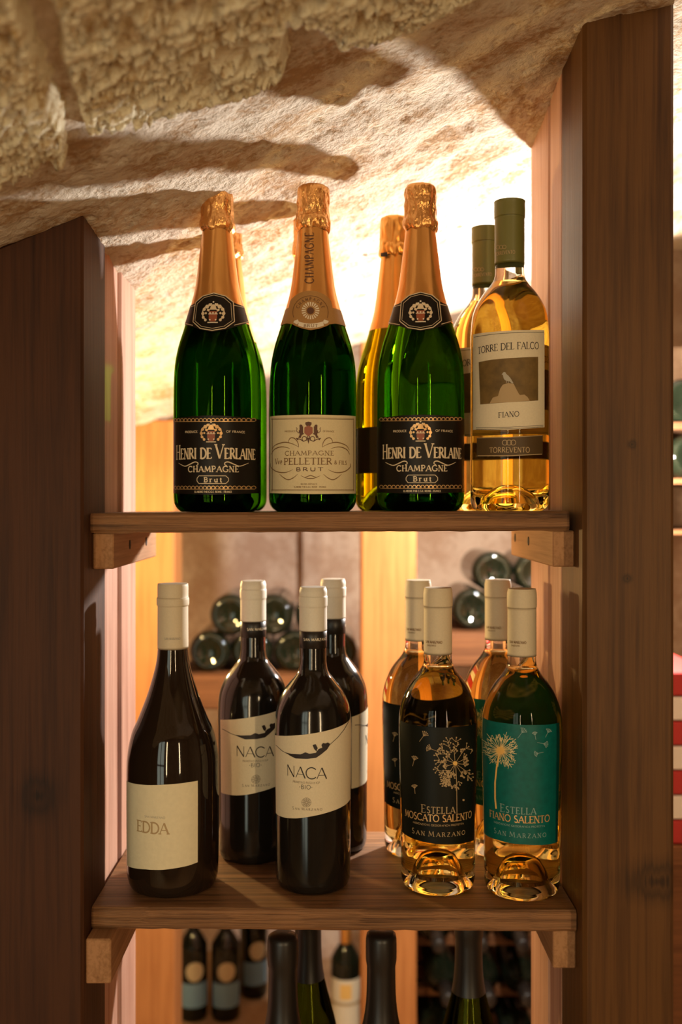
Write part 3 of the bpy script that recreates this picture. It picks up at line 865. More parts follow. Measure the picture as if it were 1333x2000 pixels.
    bandl = sheet_px(fl, 'neck_band', M['label_seal'], t, [(566, 601), (607, 596), (648, 601)], [(560, 632), (607, 638), (656, 632)], off=.00012, wrap=(R(-89), R(89)))
    w = Print(fl, .0006); b = Print(fl, .0006); c = Print(fl, .0007)
    for k in range(20):
        a = 2 * math.pi * k / 20
        w.add([(607 + r_ * math.cos(a + da), 607 - r_ * math.sin(a + da)) for r_, da in ((9, -.06), (17, -.09), (17, .09), (9, .06))])
    b.dot(607, 607, 7, 12)
    b.ribbon([(607 + 34 * math.cos(R(a)), 610 - 32 * math.sin(R(a))) for a in range(-20, 201, 10)], .8)
    for k, ch in enumerate('CHAMPAGNE'):
        a = R(158 - k * 17); ex, ey = 607 + 23 * math.cos(a), 609 - 22 * math.sin(a)
        st, W_ = layout(ch, 0, False)
        tx, ty = math.sin(a), math.cos(a)
        for wt, pts in st:
            b.ribbon([(ex + tx * (q - W_ / 2) * 5.5 + math.cos(a) * h_ * 6, ey + ty * (q - W_ / 2) * 5.5 - math.sin(a) * h_ * 6) for q, h_ in pts], 1.0 * wt)
    w.fill([(584, 628), (596, 631.5), (607, 632.5), (620, 631), (631, 628), (633, 636), (620, 640), (607, 641), (594, 640), (583, 636)], 2)
    w.fill([(575, 627), (583, 624), (585, 630), (581, 634), (574, 630)], 2); w.fill([(631, 629), (633, 624), (642, 627), (641, 631), (634, 633)], 2)
    c.text('BRUT', 594, 621, 639, 5.5, .14, gap=.25)
    w.build('seal_rays', M['ink_white'], seal); b.build('seal_lettering', M['ink_umber'], seal); c.build('ribbon_lettering', M['ink_brown'], seal)
    return tag(t, label, 'bottle', 'champagne bottles on the top board')
pa = pelletier('champagne bottle with cream body label and round brown neck seal')
pb = copy_tree(pa); pb['label'] = 'champagne bottle hidden directly behind the cream-labelled champagne bottle'
place(pa, 612, 1.024, Z1); place(pb, 602, 1.136, Z1, 60)

def lime_bottle():
    t = empty('sparkling_wine_bottle')
    f = Face(770, 1.135, Z1, CH_R)
    caster(lathe('glass', CH, M['lime_glass'], t, 56))
    foil_capsule(t, .1985, M['gold_foil2'], M['gold_foil2'], 9)
    fl = Face(770, 1.135, Z1, lambda z: .0178)
    k = Print(fl, .0008); k.fill([(744, 494), (757, 492), (757, 501), (744, 502)], 2); k.build('capsule_mark', M['ink_black'], t)
    lb = sheet_px(f, 'body_label', M['label_band'], t, [(700, 836), (842, 836)], [(700, 925), (842, 925)], wrap=(R(-80), R(80)))
    return tag(t, 'lime-green sparkling wine bottle with plain gold capsule, behind the glowing green champagne', 'bottle')
place(lime_bottle(), 771, 1.135, Z1)

# ------------------------------------------------------------------ white wines
def clear_bottle(t, outer, wall, level, punt, wine_mat):
    """clear bottle filled with wine: outer glass solid and the wine inside it"""
    caster(lathe('glass', outer, M['clear_glass'], t, 64))
    rf = rad_of(outer)
    base = .006
    zs = [base + (level - base) * i / 26 for i in range(27)]
    inner = [(max(r, 0), z + .004) for r, z in punt] + [(rf(max(z, .012)) - wall * (1 if z > .014 else 1.5), z) for z in zs[2:]] + [(0, level)]
    inner = [(0, punt[0][1] + .004)] + [p for p in inner if p[0] > 0] + [(0, level)]
    lathe('wine', inner, wine_mat, t, 56)

PUNT_T = [(0, .021), (.007, .0205), (.014, .0165), (.020, .010), (.0255, .0035)]
TO = spline(PUNT_T + [(.030, .0004), (.0325, .0004), (.0362, .003), (.0380, .0085), (.0383, .02), (.0383, .08), (.0383, .15), (.0381, .174), (.0362, .1916), (.0326, .2017), (.0265, .212), (.0185, .222), (.0148, .229), (.0141, .238), (.0139, .26), (.0139, .298), (.0139, .298), (0, .298)], 5)
TO_R = rad_of(TO)
def torre(label):
    t = empty('white_wine_bottle')
    f = Face(996, 1.01, Z1, TO_R)
    clear_bottle(t, TO, .0022, .2235, PUNT_T, M['gold_wine'])
    cap = [(.01425, .2436), (.0145, .2438), (.0145, .286), (.0147, .2875), (.0150, .288), (.0150, .301), (.0140, .3036), (0, .3040)]
    cp = lathe('capsule', spline(cap, 3), M['cap_olive'], t, 48)
    fc = Face(996, 1.01, Z1, lambda z: .0145)
    c = Print(fc, .0004); c.text('TORREVENTO', 970, 1006, 500, 7, .13, serif=False)
    for k in range(3): c.ribbon([(974 + k * 6 + q[0], 486 - q[1]) for q in arc(0, 0, 3.6, 3.6, 0, 360, 10)], .9)
    c.build('capsule_print', M['ink_tan'], cp)
    lb = sheet_px(f, 'body_label', M['label_white'], t, [(926, 655), (960, 651), (996, 649), (1030, 649), (1062, 650)], [(931, 841), (960, 842), (996, 842), (1030, 840), (1061, 838)])
    k = Print(f); k.text('TORRE DEL FALCO', 936, 1051, 689, 13, .1, gap=.13, yb1=683); k.text('FIANO', 975, 1014, 818, 10, .11, gap=.14, yb1=816)
    k.ribbon([(928, 660), (960, 655.5), (996, 653.5), (1030, 653), (1061, 654)], .9)
    k.ribbon([(932, 837), (960, 837.5), (996, 837), (1030, 835.5), (1060, 834)], .8); k.ribbon([(932, 840), (960, 840.5), (996, 840), (1030, 838.5), (1060, 837)], .8)
    k.build('lettering', M['ink_black'], lb)
    s = Print(f, .0004); s.fill([(937, 709), (960, 705), (996, 702.5), (1030, 701.5), (1050, 701.5), (1050, 786), (1030, 787), (996, 788.5), (960, 790.5), (939, 792)], 3)
    s.build('picture', M['label_sepia'], lb)
    r = Print(f, .0005)
    r.fill([(958, 790), (964, 779), (974, 776), (978, 762), (983, 754), (994, 751), (1004, 753), (1009, 764), (1015, 775), (1024, 774), (1030, 779), (1034, 786), (996, 788.5)], 2)
    r.build('rock', M['ink_tan'], lb)
    b = Print(f, .0006)
    b.dot(986, 733, 3.4, 10); b.ribbon([(983.5, 732.5), (981.5, 734.5)], 1.4)
    b.fill([(983.2, 735), (989.2, 733), (994, 737), (998, 742), (1003.5, 752), (1001, 752.5), (996, 748), (991, 747), (986.5, 745), (984, 740)], 1.5)
    b.ribbon([(990, 746), (990, 751)], 1.0); b.ribbon([(993.5, 747), (993.5, 751)], 1.0)
    b.build('perched_bird', M['ink_faint'], lb)
    bd = sheet_px(f, 'lower_band', M['label_band'], t, [(933, 857), (996, 856), (1059, 853)], [(934, 894), (996, 894), (1058, 891)])
    g = Print(f); g.text('TORREVENTO', 958, 1034, 886, 10, .13, serif=False)
    for q0 in range(3): g.ribbon([(987 + q0 * 8 + q[0], 867 - q[1]) for q in arc(0, 0, 5, 5, 0, 360, 14)], 1.2)
    g.ribbon([(934, 857.5), (996, 856.5), (1058, 854)], 1.2); g.ribbon([(935, 892), (996, 892.5), (1057, 890)], 1.6)
    g.build('lettering', M['ink_tan'], bd)
    return tag(t, label, 'bottle', 'golden white wines with olive capsules')
ta = torre('golden white wine bottle with falcon picture label and olive capsule, front one')
tb = copy_tree(ta); tb['label'] = 'golden white wine bottle with olive capsule, half hidden behind its twin'
place(ta, 996, 1.006, Z1 + .001, 0); place(tb, 949, 1.100, Z1 + .0006, 6)

PUNT_E = [(0, .033), (.008, .0325), (.0135, .029), (.018, .020), (.0225, .008)]
ES = spline(PUNT_E + [(.0275, .0008), (.030, .0002), (.0338, .002), (.0360, .0075), (.0366, .016), (.0372, .06), (.0384, .12), (.0390, .158), (.0375, .1765), (.0322, .1922), (.0266, .2024), (.0185, .2125), (.0145, .2205), (.0135, .230), (.0134, .25), (.0134, .290), (.0134, .290), (0, .290)], 5)
ES_R = rad_of(ES)
def estella_base(t, fcx, fD, capprint=True):
    clear_bottle(t, ES, .0022, .2165, PUNT_E, M['peach_wine'])
    cap = [(.0138, .2325), (.0141, .2327), (.0140, .274), (.0143, .277), (.01445, .2785), (.01445, .2895), (.0135, .2945), (.0125, .2952), (0, .2954)]
    cp = lathe('capsule', spline(cap, 3), M['cap_cream'], t, 48)
    fc = Face(fcx, fD, Z2, lambda z: .0141)
    c = Print(fc, .0004)
    c.text('SAN MARZANO', fcx - 23, fcx + 8, 1257, 5, .13, serif=False); c.text('SALENTO', fcx - 20, fcx - 4, 1262.5, 3, .13, serif=False)
    c.build('capsule_print', M['ink_brown'], cp)
def burst(P, x, y, rng, n, r0, r1, dots=None, w=1.0, a0=0, a1=360, fork=1):
    """stalks from a dandelion's heart, each forking into dotted tips"""
    for k in range(n):
        a = R(a0 + (a1 - a0) * (k + rng.uniform(-.3, .3)) / n)
        L_ = r1 * rng.uniform(.62, 1.0)
        x0, y0, x1, y1 = x + r0 * math.cos(a), y - r0 * math.sin(a), x + L_ * math.cos(a), y - L_ * math.sin(a)
        P.ribbon([(x0, y0), (x1, y1)], w)
        if dots: dots.dot(x1, y1, 2.1, 6)
        for j in range(fork + 1):
            t = rng.uniform(.45, .8); aa = a + rng.choice((-1, 1)) * rng.uniform(.5, .9); l = r1 * rng.uniform(.14, .26)
            bx, by = x0 + (x1 - x0) * t, y0 + (y1 - y0) * t
            ex, ey = bx + l * math.cos(aa), by - l * math.sin(aa)
            P.ribbon([(bx, by), (ex, ey)], w * .9)
            if dots: dots.dot(ex, ey, 1.9, 6)
def seed_puff(P, x, y, s, a, rng):
    for k in range(-2, 3):
        b = R(a) + k * .38
        P.ribbon([(x, y), (x + s * math.cos(b), y - s * math.sin(b))], .9)
        P.dot(x + s * math.cos(b), y - s * math.sin(b), 1.2, 6)
    P.ribbon([(x, y), (x - 1.5 * s * math.cos(R(a)), y + 1.5 * s * math.sin(R(a)))], .8)
def estella_black(label):
    t = empty('white_wine_bottle'); cx, D = 856, 1.017
    estella_base(t, cx, D)
    f = Face(cx, D, Z2, ES_R)
    lb = sheet_px(f, 'body_label', M['label_night'], t, [(783, 1408), (800, 1415), (825, 1419), (856, 1421), (890, 1419), (912, 1416), (927, 1412)], [(790, 1630), (815, 1642), (840, 1647), (860, 1649), (890, 1648), (910, 1644), (926, 1638)])
    a = Print(f); d = Print(f, .00048); o = Print(f, .0005); rng = random.Random(4)
    burst(a, 889, 1490, rng, 11, 5, 34, d, .9, 0, 360, 2)
    for k in range(46):
        an, q = rng.uniform(0, 6.283), rng.uniform(.42, 1.0)
        bx, by = 889 + 36 * q * math.cos(an), 1490 - 46 * q * math.sin(an)
        for j in range(3):
            aa = an + (j - 1) * .75 + rng.uniform(-.25, .25); l = rng.uniform(6, 11)
            ex, ey = bx + l * math.cos(aa), by - l * math.sin(aa)
            if 834 < ex < 925: a.ribbon([(bx, by), (ex, ey)], .9); d.dot(ex, ey, 1.5, 6)
    o.dot(889, 1490, 4.5, 10)
    a.ribbon([(890, 1494), (892, 1530), (892.5, 1592)], 1.2)
    for (x, y, s, an) in ((828, 1438, 9, 55), (843, 1463, 9, 160), (810, 1486, 8, 75), (811, 1541, 7, 95)): seed_puff(a, x, y, s, an, rng)
    d.dot(905, 1561, 2.2)
    a.text('^ESTELLA', 824, 888, 1589, 15, .1, small=.82, gap=.22); a.text('SAN ', 0, 1, 0, 1) if False else None
    a.text('^SAN ^MARZANO', 806, 907, 1634, 10, .1, small=.8, gap=.4)
    a.text('INDICAZIONE GEOGRAFICA PROTETTA', 808, 905, 1614, 3.4, .14, serif=False)
    g = Print(f); g.text('MOSCATO SALENTO', 793, 920, 1605, 13, .13, gap=.12)
    a.build('lettering', M['ink_tan'], lb); d.build('dandelion_seeds', M['ink_tan'], lb); o.build('dandelion_heart', M['ink_yellow'], lb); g.build('gold_lettering', M['ink_gold'], lb)
    return tag(t, label, 'bottle', 'amber white wines on the second board')
def estella_teal(label):
    t = empty('white_wine_bottle'); cx, D = 1021, 1.006
    estella_base(t, cx, D)
    f = Face(cx, D, Z2, ES_R)
    lb = sheet_px(f, 'body_label', M['label_teal'], t, [(943, 1402), (960, 1409), (990, 1413), (1021, 1415), (1050, 1414), (1075, 1412), (1090, 1408)], [(951, 1633), (975, 1642), (1000, 1647), (1030, 1648), (1060, 1647), (1076, 1644), (1089, 1639)])
    a = Print(f); y = Print(f, .0005); st = Print(f, .00046); w = Print(f); rng = random.Random(9)
    burst(st, 980, 1467, rng, 26, 5, 42, None, .9, -75, 200, 2)
    burst(st, 980, 1467, rng, 8, 5, 34, None, .9, 200, 285, 1)
    y.dot(980, 1467, 7.5, 14)
    for k in range(24): y.ribbon([(980, 1467), (980 + 14 * math.cos(k * .262), 1467 - 14 * math.sin(k * .262))], lambda q: 1.8 * (1 - q) + .3)
    y.ribbon([(978, 1472), (973, 1500), (970, 1530), (970, 1560), (972, 1581)], 3.0)
    for (x, yy, s, an) in ((1021, 1430, 9, 55), (1070, 1428, 7, 65), (1062, 1450, 8, -10), (1052, 1469, 7, 195), (1046, 1434, 6, 100)): seed_puff(w, x, yy, s, an, rng)
    w.text('^ESTELLA', 980, 1047, 1589, 15, .1, small=.82, gap=.22)
    w.text('^SAN ^MARZANO', 968, 1066, 1635, 10, .09, small=.8, gap=.4); w.text('INDICAZIONE GEOGRAFICA PROTETTA', 968, 1064, 1615, 3.4, .14, serif=False)
    g = Print(f); g.text('FIANO SALENTO', 960, 1073, 1606, 13, .13, gap=.12)
    y.build('dandelion', M['ink_yellow'], lb); st.build('dandelion_filaments', M['ink_stem'], lb); w.build('lettering', M['ink_teal'], lb); g.build('gold_lettering', M['ink_gold'], lb)
    return tag(t, label, 'bottle', 'amber white wines on the second board')
ea = estella_black('amber wine bottle with black dandelion label and cream capsule, front row')
eb = copy_tree(ea); eb['label'] = 'amber wine bottle behind the black dandelion label one'
et = estella_teal('amber wine bottle with teal dandelion label beside the split-knot upright')
eu = copy_tree(et); eu['label'] = 'amber wine bottle behind the teal dandelion label one'
place(ea, 856, 1.017, Z2); place(eb, 817, 1.118, Z2, -4); place(et, 1020, 1.004, Z2); place(eu, 973, 1.122, Z2, -3)

# ------------------------------------------------------------------ red wines
NA = spline([(0, .024), (.010, .023), (.020, .012), (.027, .002), (.031, 0), (.0345, .0018), (.0366, .007), (.0372, .016), (.0374, .07), (.0380, .13), (.0382, .155), (.0365, .1755), (.0302, .1913), (.0226, .2015), (.0158, .2105), (.0136, .2185), (.0132, .23), (.0132, .290), (.0132, .290), (0, .290)], 5)
NA_R = rad_of(NA)
def naca(label):
    t = empty('red_wine_bottle'); cx, D = 612, 1.022
    lathe('glass', NA, M['dark_glass'], t, 64)
    lathe('capsule_band', [(.0134, .2352), (.0138, .2354), (.0138, .2538), (.0134, .2540)], M['cap_black'], t, 48)
    cp = lathe('capsule', spline([(.0136, .2534), (.0139, .2536), (.0138, .274), (.0142, .2765), (.01435, .278), (.01435, .2855), (.0139, .2868), (.0139, .291), (.0128, .2950), (.0118, .2955), (0, .2956)], 3), M['cap_white'], t, 48)
    fc = Face(610, D, Z2, lambda z: .0138)
    c = Print(fc, .0004); c.text('SAN MARZANO', 592, 635, 1252, 5, .14, serif=False); c.build('band_lettering', M['ink_white'], t)
    f = Face(cx, D, Z2, NA_R)
    lb = sheet_px(f, 'body_label', M['label_white'], t, [(537, 1435), (560, 1437), (590, 1435), (620, 1431), (650, 1424), (670, 1416), (683, 1406), (687, 1400)], [(543, 1591), (560, 1597), (580, 1598), (610, 1594), (640, 1587), (660, 1580), (676, 1571), (686, 1560)])
    k = Print(f); h = Print(f, .00046); g = Print(f)
    k.text('NACA', 561, 638, 1519, 22, .085, serif=False, gap=.06, yb1=1522)
    k.text('*BIO*', 585, 611, 1541, 8, .1, serif=False); g.text('PRIMITIVO PUGLIA IGP', 573, 625, 1530.5, 4, .12, serif=False)
    g.text('^SAN ^MARZANO', 572, 629, 1583, 5.5, .13, serif=False, small=.8, gap=.4)
    for r_ in (9, 6.5, 4, 1.8): g.ribbon([(599 + q[0], 1567 - q[1]) for q in arc(0, 0, r_, r_, 0, 360, 14)], 1.0)
    for q in range(8): g.ribbon([(599 + 2 * math.cos(q * .785), 1567 - 2 * math.sin(q * .785)), (599 + 8.5 * math.cos(q * .785), 1567 - 8.5 * math.sin(q * .785))], 1.0)
    h.ribbon([(540, 1455), (552, 1466), (563, 1472)], .9); h.ribbon([(645, 1454), (660, 1440), (672, 1425), (681, 1409)], .9)
    h.fill([(558, 1469), (570, 1472), (588, 1473), (597, 1469), (605, 1472), (618, 1470), (622, 1463), (630, 1460), (636, 1452), (645, 1452), (640, 1463), (628, 1473), (618, 1480), (600, 1482), (578, 1481), (568, 1476)], 2)
    h.fill([(611, 1455), (617, 1453), (621, 1461), (618, 1467), (614, 1463)], 1.5); h.ribbon([(618, 1463), (620, 1470)], 1.2)
    h.fill([(628, 1455), (631, 1451), (636, 1452), (641, 1450), (645, 1454), (640, 1462), (630, 1461)], 1.5)
    k.build('lettering', M['ink_black'], lb); h.build('hammock_picture', M['ink_black'], lb); g.build('small_print', M['ink_grey'], lb)
    return tag(t, label, 'bottle', 'red wines with hammock label')
na = naca('dark red wine bottle with white hammock label and white capsule, front row')
nb = copy_tree(na); nb['label'] = 'dark red wine bottle with white hammock label, standing behind and between the front red wines'
nc = copy_tree(na); nc['label'] = 'dark red wine bottle hidden behind the front hammock label bottle, label turned away'
place(na, 612, 1.022, Z2); place(nb, 495, 1.105, Z2, 14); place(nc, 651, 1.132, Z2, 110)

ED = spline([(0, .022), (.012, .021), (.024, .012), (.033, .002), (.037, 0), (.0415, .002), (.0442, .009), (.0452, .02), (.0456, .06), (.0456, .11), (.0446, .1304), (.0405, .1508), (.0340, .166), (.0243, .1916), (.0172, .217), (.0150, .2345), (.0145, .25), (.0145, .292), (.0145, .292), (0, .292)], 5)
ED_R = rad_of(ED)
def edda():
    t = empty('red_wine_bottle'); cx, D = 338, 1.02
    lathe('glass', ED, M['brown_glass'], t, 64)
    cp = lathe('capsule', spline([(.0150, .2372), (.0153, .2374), (.0151, .276), (.0154, .277), (.0160, .2785), (.0160, .2845), (.0153, .286), (.0153, .296), (.0148, .2985), (.0140, .2988), (0, .2986)], 3), M['cap_cream'], t, 48)
    fc = Face(338, D, Z2, lambda z: .0152)
    c = Print(fc, .0004); c.text('SAN MARZANO', 322, 352, 1250, 4.5, .12, serif=False); c.build('capsule_print', M['ink_faint'], cp)
    f = Face(cx, D, Z2, ED_R)
    lb = sheet_px(f, 'body_label', M['label_edda'], t, [(248, 1521), (262, 1527), (285, 1531), (320, 1532), (350, 1531), (370, 1529), (386, 1527)], [(248, 1685), (262, 1691), (285, 1695), (315, 1698), (345, 1696), (370, 1692), (385, 1687)])
    g = Print(f); g.text('EDDA', 270, 329, 1626, 21, .13, gap=.1); g.build('lettering', M['ink_tan'], lb)
    s = Print(f); s.text('SAN MARZANO', 284, 323, 1597, 4, .12, serif=False); s.build('small_print', M['ink_faint'], lb)
    return tag(t, 'wide-shouldered dark red wine bottle with plain cream label and cream capsule', 'bottle')
place(edda(), 338, 1.02, Z2, 0)

# ------------------------------------------------------------------ green bottles on the lowest board
FLU = spline([(0, .020), (.012, .018), (.024, .006), (.030, 0), (.034, .002), (.0362, .008), (.0366, .02), (.0366, .10), (.0360, .125), (.0325, .155), (.0265, .18), (.0200, .205), (.0165, .222), (.0146, .245), (.0142, .29), (.0142, .29), (0, .29)], 5)
def flute(label, capz):
    t = empty('green_wine_bottle')
    caster(lathe('glass', FLU, M['olive_glass'], t, 48))
    rf = rad_of(FLU)
    cap = [(rf(capz + (.27 - capz) * i / 8) + .0004, capz + (.27 - capz) * i / 8) for i in range(9)] + [(.0158, .2755), (.0160, .285), (.0158, .298), (.0150, .3025), (.012, .3045), (0, .305)]
    lathe('capsule', cap, M['cap_black'], t, 40)
    return tag(t, label, 'bottle', 'green bottles with black capsules on the lowest board')
fa = flute('front green bottle with black capsule on the lowest board, beneath the hammock wines', .195)
fb = flute('rear green bottle with black capsule on the lowest board, beneath the hammock wines', .213)
fc_ = copy_tree(fa); fc_['label'] = 'green bottle with black capsule, lowest board, in front of the orange rack post'
fd = copy_tree(fb); fd['label'] = 'green bottle with black capsule on the lowest board, below the amber wines'
place(fa, 553, 1.05, Z3); place(fb, 602, 1.145, Z3 + .004); place(fc_, 745, 1.055, Z3); place(fd, 916, 1.12, Z3)

# ------------------------------------------------------------------ the rear racks, far bottles and far floor
def wpost(name, u0, u1, D, depth, ztop, mat, label, z0=0.0):
    x0, x1 = px(u0, 0, D)[0], px(u1, 0, D)[0]
    return tag(box(name, x0, x1, CAMY + D, CAMY + D + depth, z0, ztop, mat, None, .003), label, 'post', 'posts of the rear rack')
DP = 1.98
wpost('rack_post', 238, 341, DP, .10, cz(-.35, 1.0) - .006, M['rack'], 'wooden rear rack post lit yellow behind the dark left upright')
wpost('rack_post', 706, 814, DP, .10, cz(.1, 1.0) - .006, M['rack'], 'orange wooden rear rack post behind the gap between red and amber wines')
wpost('rack_post', 1137, 1183, DP, .10, cz(.53, 1.0) - .006, M['rack'], 'wooden rear rack post behind the split-knot upright')
def rack_shelf(u0, u1, vtop, D, th, depth, label):
    x0, _, z = px(u0, vtop, D); x1 = px(u1, vtop, D)[0]
    return tag(box('rack_shelf', x0, x1, CAMY + D, CAMY + D + depth, z - th, z, M['rack_dark'], None, .003), label, 'shelf', 'shelves of the rear rack'), z
_, zs1 = rack_shelf(340, 708, 1322, 2.02, .065, .42, 'brown rear rack shelf carrying the pile of dark bottles behind the red wines')
_, zs2 = rack_shelf(812, 1145, 1237, 2.02, .065, .42, 'brown rear rack shelf carrying dark bottles behind the amber wines')
BORD = spline([(0, .006), (.012, .0045), (.022, .001), (.027, 0), (.0315, .001), (.0355, .0055), (.0378, .015), (.038, .03), (.038, .17), (.036, .19), (.026, .208), (.016, .222), (.0138, .235), (.0138, .29), (.0138, .295), (.012, .297), (0, .297)], 3)
def lying_bottle():
    t = empty('stacked_bottle')
    vs, fs = lathe_vf(BORD, 28)
    mesh_obj('glass', [(x, z, y) for x, y, z in vs], [tuple(reversed(f)) for f in fs], M['rack_glass'], t, True)
    vs, fs = lathe_vf([(.0142, .235), (.0146, .236), (.0146, .298), (.012, .300), (0, .300)], 20)
    mesh_obj('capsule', [(x, z, y) for x, y, z in vs], [tuple(reversed(f)) for f in fs], M['cap_black'], t, True)
    return t
proto = lying_bottle()
first = [True]
def lay(x, y, z, rz, label, group, flip=False):
    o = proto if first[0] else copy_tree(proto)
    first[0] = False
    o.scale = (1, 1, 1); o.location = (x, y, z); o.rotation_euler = (0, rnd.uniform(-3, 3), rz)
    return tag(o, label, 'bottle', group)
rr_ = .0384
ORD = ['first', 'second', 'third', 'fourth']
rb = .0421
xl = px(366, 0, 2.06)[0] + rb + .001
for k in range(4):
    lay(xl + k * .0858, CAMY + 2.06 + rnd.uniform(0, .02), zs1 + rb, 0, ORD[k] + ' bottle from the yellow-lit post, bottom row of the pile behind the red wines', 'bottles lying behind the red wines').scale = (1.1,) * 3
for k in range(4):
    xx = xl - .012 + .0429 + k * .0858
    if k < 3:
        lay(xx + .012, CAMY + 2.06 + rnd.uniform(0, .02), zs1 + rb + .0745, 0, ORD[k] + ' bottle from the yellow-lit post, top row of the pile behind the red wines', 'bottles lying behind the red wines').scale = (1.1,) * 3
xr = px(884, 0, 2.06)[0] + rb
for k in range(3):
    lay(xr + k * .0858, CAMY + 2.06 + rnd.uniform(0, .02), zs2 + rb, 0, ORD[k] + ' bottle from the orange post, bottom row of the pile behind the amber wines', 'bottles lying behind the amber wines').scale = (1.1,) * 3
for k in range(2):
    lay(xr + .0429 + k * .0858, CAMY + 2.06 + rnd.uniform(0, .02), zs2 + rb + .0745, 0, ORD[k] + ' bottle from the orange post, top row of the pile behind the amber wines', 'bottles lying behind the amber wines').scale = (1.1,) * 3
# neck-first bottles in the low right bay, lying on cradle rails
crx0, crx1 = px(812, 0, 2.02)[0], px(1130, 0, 2.25)[0]
bay = tag(empty('bottle_rack', ((crx0 + crx1) / 2, CAMY + 2.22, 0)), 'dark wooden cradle in the low rear bay under the lying bottles', 'rack')
wd = (crx1 - crx0) / 2
rows = (.375, .262, .149)
for j, zz in enumerate(rows):
    for k in range(3):
        b = lay(crx0 + .064 + k * .088 + (.012 if j % 2 else 0), CAMY + 2.44, zz, R(180 + rnd.uniform(-1.5, 1.5)), ORD[k] + ' bottle from the orange post, %s row of the neck-out bottles in the low bay' % ('top', 'middle', 'bottom')[j], 'bottles lying neck outwards in the low rear bay')
    box('rail', -wd, wd, .06, .085, zz - .056, zz - .0382, M['rack_dark'], bay)
    box('rail', -wd, wd, .17, .195, zz - .056, zz - .0382, M['rack_dark'], bay)
for sx in (-wd, wd - .02): box('side_board', sx, sx + .02, .03, .25, 0, .44, M['rack_dark'], bay)
box('back_board', -wd, wd, .30, .32, 0, .46, M['rack_dark'], bay)

# standing bottles on the far floor
SB = spline([(0, .02), (.02, .01), (.03, 0), (.0345, .003), (.0365, .012), (.037, .03), (.037, .17), (.034, .19), (.024, .208), (.015, .222), (.0135, .235), (.0135, .30), (0, .30)], 3)
SB_R = rad_of(SB)
def far_bottle(name, label, cap, kind, group=None):
    t = empty(name)
    lathe('glass', SB, M['rack_glass'], t, 28)
    lathe('capsule', [(.0142, .215 if kind == 'gold' else .235), (.0148, .237), (.0148, .300), (.012, .303), (0, .303)], cap, t, 20)
    f = Face(0, 1, 0, SB_R)
    if kind == 'blue':
        sheet(f, 'label', M['label_blue'], t, R(-62), R(62), lambda q: .098, lambda q: .038, n=20, m=3)
        e = sheet(f, 'round_label', M['label_cream'], t, R(-36), R(36), lambda q: .128 + .024 * math.sqrt(max(0, 1 - (2 * q - 1) ** 2)), lambda q: .128 - .024 * math.sqrt(max(0, 1 - (2 * q - 1) ** 2)), n=20, m=3)
    else:
        sheet(f, 'label', M['label_white'], t, R(-70), R(70), lambda q: .145, lambda q: .020, n=20, m=3)
        sheet(f, 'label_band', M['ink_tan'], t, R(-70), R(70), lambda q: .090, lambda q: .083, n=20, m=1, off=.0006)
        sheet(f, 'label_picture', M['ink_yellow'], t, R(-22), R(22), lambda q: .135, lambda q: .098, n=8, m=1, off=.0006)
    return tag(t, label, 'bottle', group)
b1 = far_bottle('floor_bottle', 'dark bottle with blue label and cream round sticker, nearest the rear rack post', M['cap_teal'], 'blue', 'blue-labelled bottles on the far floor')
b2 = copy_tree(b1); b2['label'] = 'middle dark bottle with blue label and cream round sticker on the far floor'
b3 = copy_tree(b1); b3['label'] = 'rearmost dark bottle with blue label and cream round sticker on the far floor'
for b, u, D, tn in ((b1, 378, 2.60, 6), (b2, 441, 2.60, 4), (b3, 496, 2.72, 18)):
    place(b, u, D, 0, tn)
bg_ = far_bottle('floor_bottle', 'dark bottle with gold capsule and large white label on the far floor', M['gold_foil2'], 'gold')
place(bg_, 676, 2.52, 0)

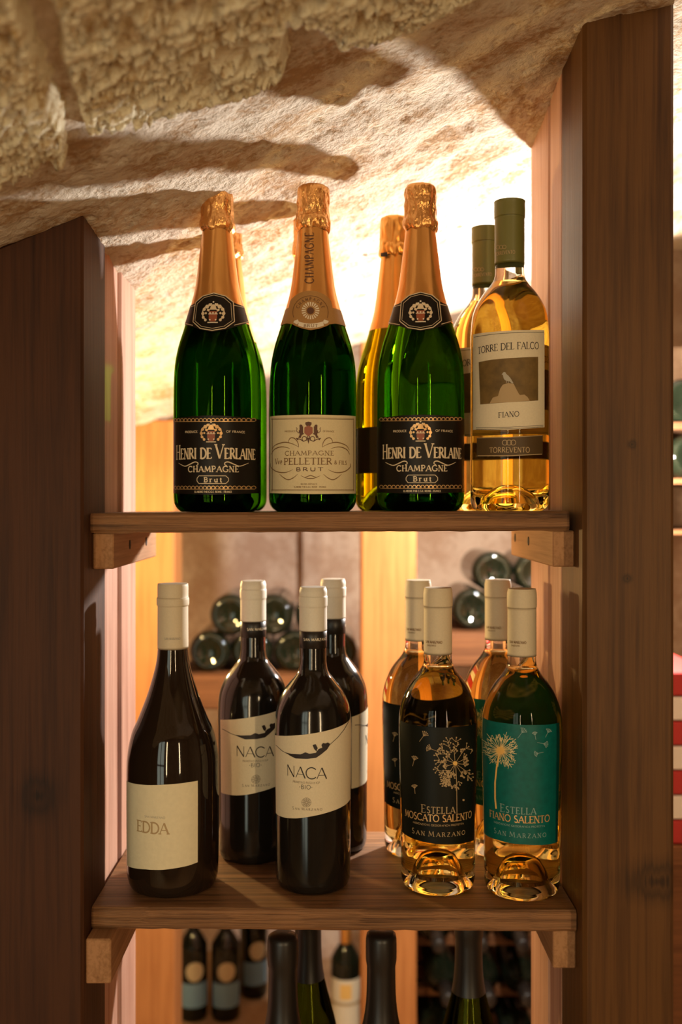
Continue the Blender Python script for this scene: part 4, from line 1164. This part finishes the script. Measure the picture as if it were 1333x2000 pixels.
# side rack and striped crate glimpsed past the split-knot upright
sr = tag(empty('side_rack', (0, 0, 0)), 'rack of dark bottles glimpsed beyond the split-knot upright', 'rack')
D = 1.75
for (v0, v1) in ((825, 838), (935, 945), (1036, 1044)):
    x0, y0, z0 = px(1290, v1, D); x1, _, z1 = px(1480, v0, D)
    box('rack_board', x0, x1, y0, y0 + .34, z0, z1, M['rack_dark'], sr)
box('side_panel', px(1262, 0, D)[0], px(1288, 0, D)[0], CAMY + D, CAMY + D + .34, 0, 1.6, M['rack'], sr)
box('back_panel', px(1290, 0, D)[0], px(1480, 0, D)[0], CAMY + D + .341, CAMY + D + .36, 0, 1.62, M['wall_back'], sr)
zb1, zb2 = px(0, 825, D)[2], px(0, 935, D)[2]
for k in range(1):
    lay(px(1342 + 78 * k, 0, D)[0], CAMY + D + .005, zb1 + rr_, 0, 'dark bottle lying on the side rack, upper board', 'bottles on the side rack')
for k in range(1):
    lay(px(1355 + 80 * k, 0, D)[0], CAMY + D + .005, zb2 + rr_, 0, 'dark bottle lying on the side rack, lower board', 'bottles on the side rack')
DC = 1.45
x0, y0, zt = px(1296, 1312, DC); x1, zb = px(1400, 0, DC)[0], px(0, 1650, DC)[2]
ct = tag(empty('striped_crate', ((x0 + x1) / 2, y0, 0)), 'red and white striped crate beyond the split-knot upright', 'crate')
n = 7; hw = (x1 - x0) / 2
for k in range(n):
    za, zc = zb + (zt - zb) * k / n, zb + (zt - zb) * (k + 1) / n
    box('slat', -hw, hw, 0, .26, za + .001, zc - .001, M['red'] if k % 2 == 0 else M['white'], ct, .002)
st_ = tag(empty('crate_stand', ((x0 + x1) / 2, y0, 0)), 'brown wooden stand under the striped crate', 'stand')
box('top_board', -hw - .01, hw + .01, -.01, .27, zb - .025, zb, M['rack_dark'], st_)
for sx in (-hw, hw - .04):
    for sy in (0, .22): box('leg', sx, sx + .04, sy, sy + .04, 0, zb - .025, M['rack_dark'], st_)

for o in list(unit_l.children) + list(unit_r.children) + [shelf_a, shelf_b, shelf_c]:
    o.cycles.is_caustics_receiver = True
